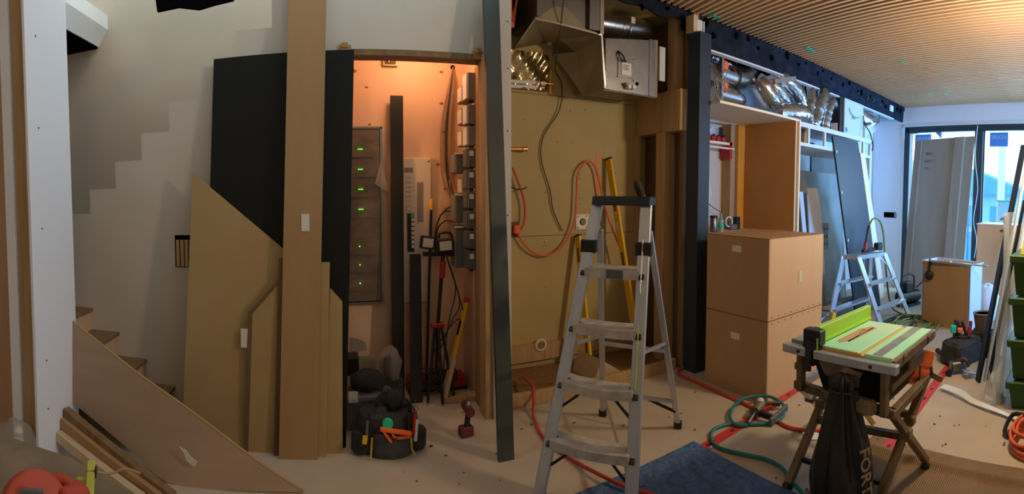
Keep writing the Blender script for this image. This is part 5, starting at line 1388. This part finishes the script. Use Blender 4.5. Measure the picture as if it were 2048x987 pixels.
for lab, x0, x1, y, y1 in (('red tape line running under the box stack', 1.9, 3.95, 1.93, 2.12), ('red tape line on the floor right of the table saw', 2.55, 4.25, 1.06, 1.17)):
    t_ = thing('red_tape', lab, 'tape', (x0, y, 0), group='red tape lines on the floor')
    part(t_, 'strip', MB().prism([(x0, y, .001), (x1, y1 - .04, .001), (x1, y1 + .03, .001), (x0, y + .075, .001)], (0, 0, .002)), 'red_tape')
    n_ = 9
    for i in range(n_):
        f = (i + .5) / n_
        x, yy = x0 + (x1 - x0) * f, y + .035 + (y1 - .005 - y - .035) * f
        part(t_, 'printed_mark', MB().lathe([(.016, 0), (.016, .0006)], (x, yy, .003), 10, None, 1.5, .7), 'tape_mark')
ng = thing('air_nailer', 'small air nailer lying on the red tape', 'nailer', (2.5, 1.95, 0))
part(ng, 'magazine', MB().bar((2.44, 1.84, .03), (2.68, 1.88, .04), .025, .05), 'grey_box_dark', bev=.005)
part(ng, 'cylinder', MB().tube([(2.45, 1.98, .055), (2.57, 2.02, .06)], .035, 12), 'saw_frame', True)
part(ng, 'cap', MB().blob((2.56, 2.02, .07), .035, .03, .035, 10, 7), 'enamel_white', True)
part(ng, 'grip', MB().bar((2.47, 1.96, .05), (2.49, 1.86, .04), .03, .04), 'black_plastic', bev=.006)
part(ng, 'trigger_guard', MB().bar((2.52, 1.96, .045), (2.60, 1.95, .05), .02, .02), 'red')
part(ng, 'nose', MB().bar((2.60, 2.02, .05), (2.68, 1.94, .045), .03, .025), 'metal')
part(ng, 'fitting', MB().tube([(2.45, 1.98, .05), (2.36, 1.95, .035), (2.34, 1.945, .03)], .014, 8), 'metal', True)
solo('teal_hose', MB().tube([(2.34, 1.945, .02), (2.29, 2.0, .02), (2.33, 2.09, .025), (2.44, 2.15, .05), (2.58, 2.16, .06), (2.70, 2.06, .06), (2.70, 1.93, .04), (2.60, 1.85, .02), (2.48, 1.85, .015), (2.38, 1.93, .012), (2.29, 2.04, .012), (2.16, 2.07, .012), (2.06, 2.0, .012), (2.02, 1.89, .012), (2.06, 1.76, .012), (2.11, 1.62, .012), (2.10, 1.49, .012), (2.04, 1.40, .012), (1.95, 1.25, .03), (1.88, 1.1, .03)], .011, 9, smooth=7), 'hose_teal', 'teal air hose looping round the nailer across the floor', 'hose', smooth=True)
solo('red_hose', MB().tube([(2.84, 3.02, .012), (2.62, 2.94, .012), (2.60, 2.65, .012), (2.58, 2.23, .012), (2.54, 1.92, .012), (2.50, 1.72, .012), (2.58, 1.55, .012), (2.8, 1.4, .012)], .012, 8, smooth=7), 'hose_red', 'red air hose running past the box stack under the nailer', 'hose', smooth=True)
solo('red_hose', MB().tube([(1.40, 3.30, .1), (1.38, 3.08, .115), (1.34, 2.98, .06), (1.28, 2.84, .012), (1.23, 2.57, .012), (1.27, 2.29, .012), (1.30, 2.10, .03), (1.36, 1.91, .035), (1.44, 1.75, .035), (1.5, 1.5, .035)], .010, 8, smooth=7), 'hose_red', 'red cord running from the recess under the tall ladder to the blanket', 'cord', smooth=True)
random.seed(31)
pts = []
for k in range(7):
    cx_, cy_ = 2.93 + random.uniform(-.03, .03), .27 + random.uniform(-.02, .02)
    r0 = .20 + random.uniform(-.05, .02)
    pts += [(cx_ + r0 * cos(a) * (1 + .06 * sin(2 * a + k)), cy_ + r0 * .78 * sin(a), .012 + .016 * k + .006 * sin(3 * a + k)) for a in [i * 2 * pi / 14 for i in range(14)]]
solo('hose_coil', MB().tube(pts, .010, 8, smooth=4), 'hose_orange', 'coiled orange hose on the floor at the lower right corner', 'hose', smooth=True)
solo('leaf_of_tape', MB().box(2.47, 2.53, .42, .48, .008, .011), 'red', 'small red tape scrap at the runner edge', 'scrap')
solo('strap_end', MB().tube([(3.06, .30, .12), (3.12, .42, .10), (3.02, .46, .03), (2.98, .42, .02)], .014, 7, smooth=4), 'black_plastic', 'black strap loop above the orange hose coil', 'strap', smooth=True)
solo('white_scrap', MB().prism([(2.50, 1.63, .003), (2.58, 1.60, .003), (2.52, 1.47, .003), (2.44, 1.56, .003)], (0, 0, .004)), 'white_sheet', 'white paper scrap on floor behind the garbage bag', 'scrap')
for i, (x, y, z, m) in enumerate(((4.23, 2.775, 0, 'tape_green'), (5.03, 2.07, 0, 'tape_green'), (6.61, 2.28, 0, 'tape_green'), (6.65, 2.04, 0, 'tape_green'), (5.33, 1.86, 0, 'orange'), (2.98, 2.93, 0, 'tape_green'))):
    lx = (.20, .07, .07, .07, .09, .10)[i]
    lb = ('long green tape strip stuck on the slats near fascia', 'green tape square mid ceiling', 'small green tape tab near the window, left of two', 'small green tape tab near the window, right of two', 'orange tape tab stuck on the ceiling slats', 'green tape bit on slats above the black column')[i]
    solo('ceiling_tape', MB().rbox((x, y, CEIL - .037), (lx, .04, .004), .05 if i else .12), m, lb, 'tape', None)

# ================================================================== TABLE SAW
sw = thing('table_saw', 'green topped portable table saw on a dusty folding stand', 'table saw', (2.3, 1.12, 0))
TZ = .76
part(sw, 'table', MB().box(2.03, 2.60, .84, .985, TZ - .03, TZ), 'saw_table', bev=.003)
part(sw, 'table', MB().box(2.03, 2.60, 1.015, 1.235, TZ - .03, TZ), 'saw_table', bev=.003)
part(sw, 'miter_slot', MB().box(2.03, 2.60, .985, 1.015, TZ - .03, TZ - .012), 'sawdust')
part(sw, 'table_wing', MB().box(2.04, 2.60, 1.235, 1.41, TZ - .03, TZ - .004), 'saw_grey', label='worn grey table wing')
part(sw, 'worn_strip', MB().box(2.04, 2.59, .895, .945, TZ, TZ + .0015), 'saw_grey', label='worn grey strip on the green top')
part(sw, 'blade_insert', MB().prism([(2.12, 1.17, TZ), (2.15, 1.195, TZ), (2.40, 1.195, TZ), (2.48, 1.16, TZ), (2.46, 1.12, TZ), (2.20, 1.13, TZ)], (0, 0, .002)), 'saw_insert')
part(sw, 'blade_slot', MB().box(2.16, 2.46, 1.135, 1.143, TZ + .002, TZ + .003), 'felt_dark')
tv = [(2.32 + (.085 if k % 2 else .078) * cos(k * pi / 36), 1.1365, TZ - .06 + (.085 if k % 2 else .078) * sin(k * pi / 36)) for k in range(0, 37)]
part(sw, 'blade', MB().prism(tv, (0, .004, 0)), 'blade')
part(sw, 'fence', MB().box(2.06, 2.66, 1.25, 1.285, TZ + .004, TZ + .078), 'lime', bev=.003)
part(sw, 'fence_lip', MB().box(2.06, 2.64, 1.235, 1.25, TZ + .002, TZ + .012), 'lime')
fb = part(sw, 'fence_bracket', MB().box(2.00, 2.06, 1.215, 1.315, TZ - .075, TZ + .075).box(1.985, 2.03, 1.235, 1.295, TZ - .10, TZ + .02), 'black_plastic', bev=.006)
part(fb, 'locking_lever', MB().bar((1.99, 1.27, TZ + .01), (1.965, 1.255, TZ - .12), .03, .016), 'black_plastic', bev=.004)
part(fb, 'green_stripe', MB().box(1.997, 2.0, 1.222, 1.232, TZ - .03, TZ + .04), 'lime')
part(sw, 'front_rail', MB().box(1.985, 2.03, .80, 1.43, TZ - .062, TZ - .018), 'alu', bev=.004)
part(sw, 'rear_rail', MB().box(2.60, 2.63, .82, 1.41, TZ - .05, TZ - .01), 'alu')
part(sw, 'side_rail', MB().box(2.03, 2.60, .82, .84, TZ - .055, TZ - .012), 'saw_frame')
for q in range(2):
    part(sw, 'edge_clip', MB().box(2.12 + q * .36, 2.16 + q * .36, .812, .825, TZ - .035, TZ - .012), 'saw_frame')
for y in (.93, 1.33):
    part(sw, 'rail_bolt', MB().lathe([(.010, 0), (.008, .006)], (1.985, y, TZ - .04), 8, Matrix.Rotation(-pi / 2, 3, 'Y')), 'black_plastic')
part(sw, 'sawdust_ridge', MB().box(2.028, 2.034, 1.0, 1.22, TZ - .02, TZ - .004), 'sawdust')
# body, motor and dust port under the table
part(sw, 'body', MB().hexa([(2.16, .92, .48), (2.52, .92, .48), (2.52, 1.28, .48), (2.16, 1.28, .48), (2.10, .90, TZ - .03), (2.56, .90, TZ - .03), (2.56, 1.34, TZ - .03), (2.10, 1.34, TZ - .03)]), 'black_plastic')
part(sw, 'dust_port', MB().hexa([(2.03, 1.06, .61), (2.12, 1.06, .61), (2.12, 1.20, .61), (2.03, 1.20, .61), (2.0, 1.02, .72), (2.12, 1.02, .72), (2.12, 1.25, .72), (2.0, 1.25, .72)]), 'saw_body', bev=.01)
part(sw, 'dust_chute', MB().tube([(2.05, 1.05, .68), (2.03, 1.08, .60), (2.0, 1.10, .52)], .055, 10, smooth=3), 'saw_body', True)
part(sw, 'motor', MB().tube([(2.50, .96, .56), (2.62, .92, .50)], .085, 14, smooth=1), 'orange', True, label='orange red motor housing')
part(sw, 'motor_end', MB().tube([(2.615, .92, .505), (2.66, .905, .485)], .075, 14), 'black_plastic', True)
part(sw, 'motor_badge', MB().rbox((2.56, .86, .60), (.16, .02, .09), -.3, .3), 'orange', bev=.004)
part(sw, 'side_cover', MB().rbox((2.40, .86, .64), (.22, .03, .06), 0, 0), 'saw_frame', bev=.008)
kn = part(sw, 'handwheel', MB().rbox((2.02, 1.0, .515), (.08, .17, .07), -.1, .2), 'saw_body', bev=.015)
part(kn, 'handwheel_spoke', MB().tube([(1.99, .97, .52), (1.98, .90, .46)], .012, 7), 'yellow_wood')
# folding stand
LF, RF, LB, RB = V((2.16, 1.44, .47)), V((2.10, .86, .47)), V((2.60, 1.44, .47)), V((2.58, .86, .47))
part(sw, 'stand_bar', MB().bar(LF + V((0, .02, 0)), RF - V((0, .02, 0)), .04, .045), 'saw_frame', bev=.005)
part(sw, 'stand_bar', MB().bar(RF, RB + V((.03, 0, 0)), .04, .045), 'saw_frame', bev=.005)
part(sw, 'stand_bar', MB().bar(LF, LB, .04, .045), 'alu', bev=.005)
part(sw, 'stand_bar', MB().bar(LB, RB, .03, .04), 'alu', bev=.005)
part(sw, 'side_bar', MB().bar((2.08, .87, .60), (2.5, .86, .62), .03, .035), 'saw_frame')
part(sw, 'side_bar', MB().bar((2.08, 1.40, .60), (2.5, 1.40, .62), .03, .035), 'saw_frame')
for p in ((2.06, .885), (2.10, 1.385)):
    part(sw, 'upright', MB().bar((p[0], p[1], .47), (p[0], p[1], TZ - .04), .035, .045, (1, 0, 0)), 'saw_frame', bev=.004)
for p in ((2.52, .88), (2.52, 1.38)):
    part(sw, 'upright', MB().bar((p[0], p[1], .47), (p[0], p[1], TZ - .04), .03, .03, (1, 0, 0)), 'saw_frame')
for a, b, m in ((LB, V((1.99, 1.38, .01)), 'saw_frame'), (RB, V((2.15, .93, .03)), 'saw_frame'), (RF, V((2.51, .82, .05)), 'saw_frame'), (LF, V((2.78, 1.62, .02)), 'alu')):
    lg = part(sw, 'leg', MB().bar(a, b, .034, .044, (0, 1, 0)), m, bev=.004)
    part(lg, 'foot', MB().lathe([(.028, 0), (.028, .012), (.012, .03)], (b.x, b.y, max(b.z - .04, 0)), 10), 'black_plastic')
    part(lg, 'knuckle', MB().bar(lerp(a, b, .38) - V((0, .03, 0)), lerp(a, b, .38) + V((0, .03, 0)), .05, .05), 'saw_frame', bev=.006)
for z0, t in ((.33, .32), (.25, .5)):
    part(sw, 'cross_bar', MB().bar(lerp(LB, V((1.99, 1.38, 0)), t), lerp(RB, V((2.15, .93, 0)), t), .03, .035), 'saw_frame')
part(sw, 'cross_bar', MB().bar(lerp(LB, V((1.99, 1.38, 0)), .80), lerp(RB, V((2.15, .93, 0)), .88), .02, .022), 'black_plastic')
part(sw, 'foot_lever', MB().bar((2.66, .84, .47), (2.70, .80, .44), .03, .03), 'saw_frame')
# garbage bag tied on the dust port
random.seed(41)
gb = MB()
n = 44
prof = [(.04, .67), (.062, .64), (.05, .60), (.058, .55), (.075, .48), (.096, .40), (.115, .32), (.132, .23), (.138, .14), (.128, .07), (.098, .02), (.05, .004)]
ph = [random.uniform(0, 6.28) for _ in range(6)]
vs = []
for r, z in prof:
    for k in range(n):
        a = 2 * pi * k / n
        f = 1 + (.22 * (z / .6) + .05) * sin(7 * a + ph[0]) * .8 + .09 * sin(11 * a + ph[1] + z * 9) + .05 * sin(3 * a + ph[2] + z * 14)
        vs.append(V((1.965 + r * f * cos(a) - .02 * (.6 - z), 1.055 + r * f * sin(a) * 1.1 - .01 * (.6 - z), z)))
m_ = len(prof)
gb.add(vs, [[i * n + k, (i + 1) * n + k, (i + 1) * n + (k + 1) % n, i * n + (k + 1) % n] for i in range(m_ - 1) for k in range(n)] + [list(range(n)), [(m_ - 1) * n + k for k in range(n)][::-1]])
gt = thing('garbage_bag', 'black garbage bag tied under the table saw to catch dust', 'bag', (1.95, 1.05, 0))
sk = part(gt, 'sack', gb, 'bag', True)
sk.modifiers.new('soften', 'SUBSURF').levels = 1
part(gt, 'tie', MB().tube([(1.965 + .06 * cos(a), 1.055 + .066 * sin(a), .60) for a in [i * pi / 8 for i in range(17)]], .007, 6, cap=False), 'black_plastic', True)
part(gt, 'printed_letters', text_mb('FORT', .085, (1.915, .905, .27), (0, -.10, -1), (.94, -.34, 0), .001, True), 'print', label='pale block letters printed down the side')

random.seed(77)
fc = MB()
for k in range(90):
    x, y = random.uniform(.2, 4.2), random.uniform(.35, 2.9)
    if 1.0 < x < 2.0 and .3 < y < 2.1:
        continue
    r = random.uniform(.003, .009)
    fc.blob((x, y, r * .4), r * random.uniform(.8, 2), r, r * .5, 6, 4, .3)
solo('floor_crumbs', fc, 'mdf_edge', 'scattered dark crumbs and chips all over the paper covered floor', 'debris', kind='stuff')
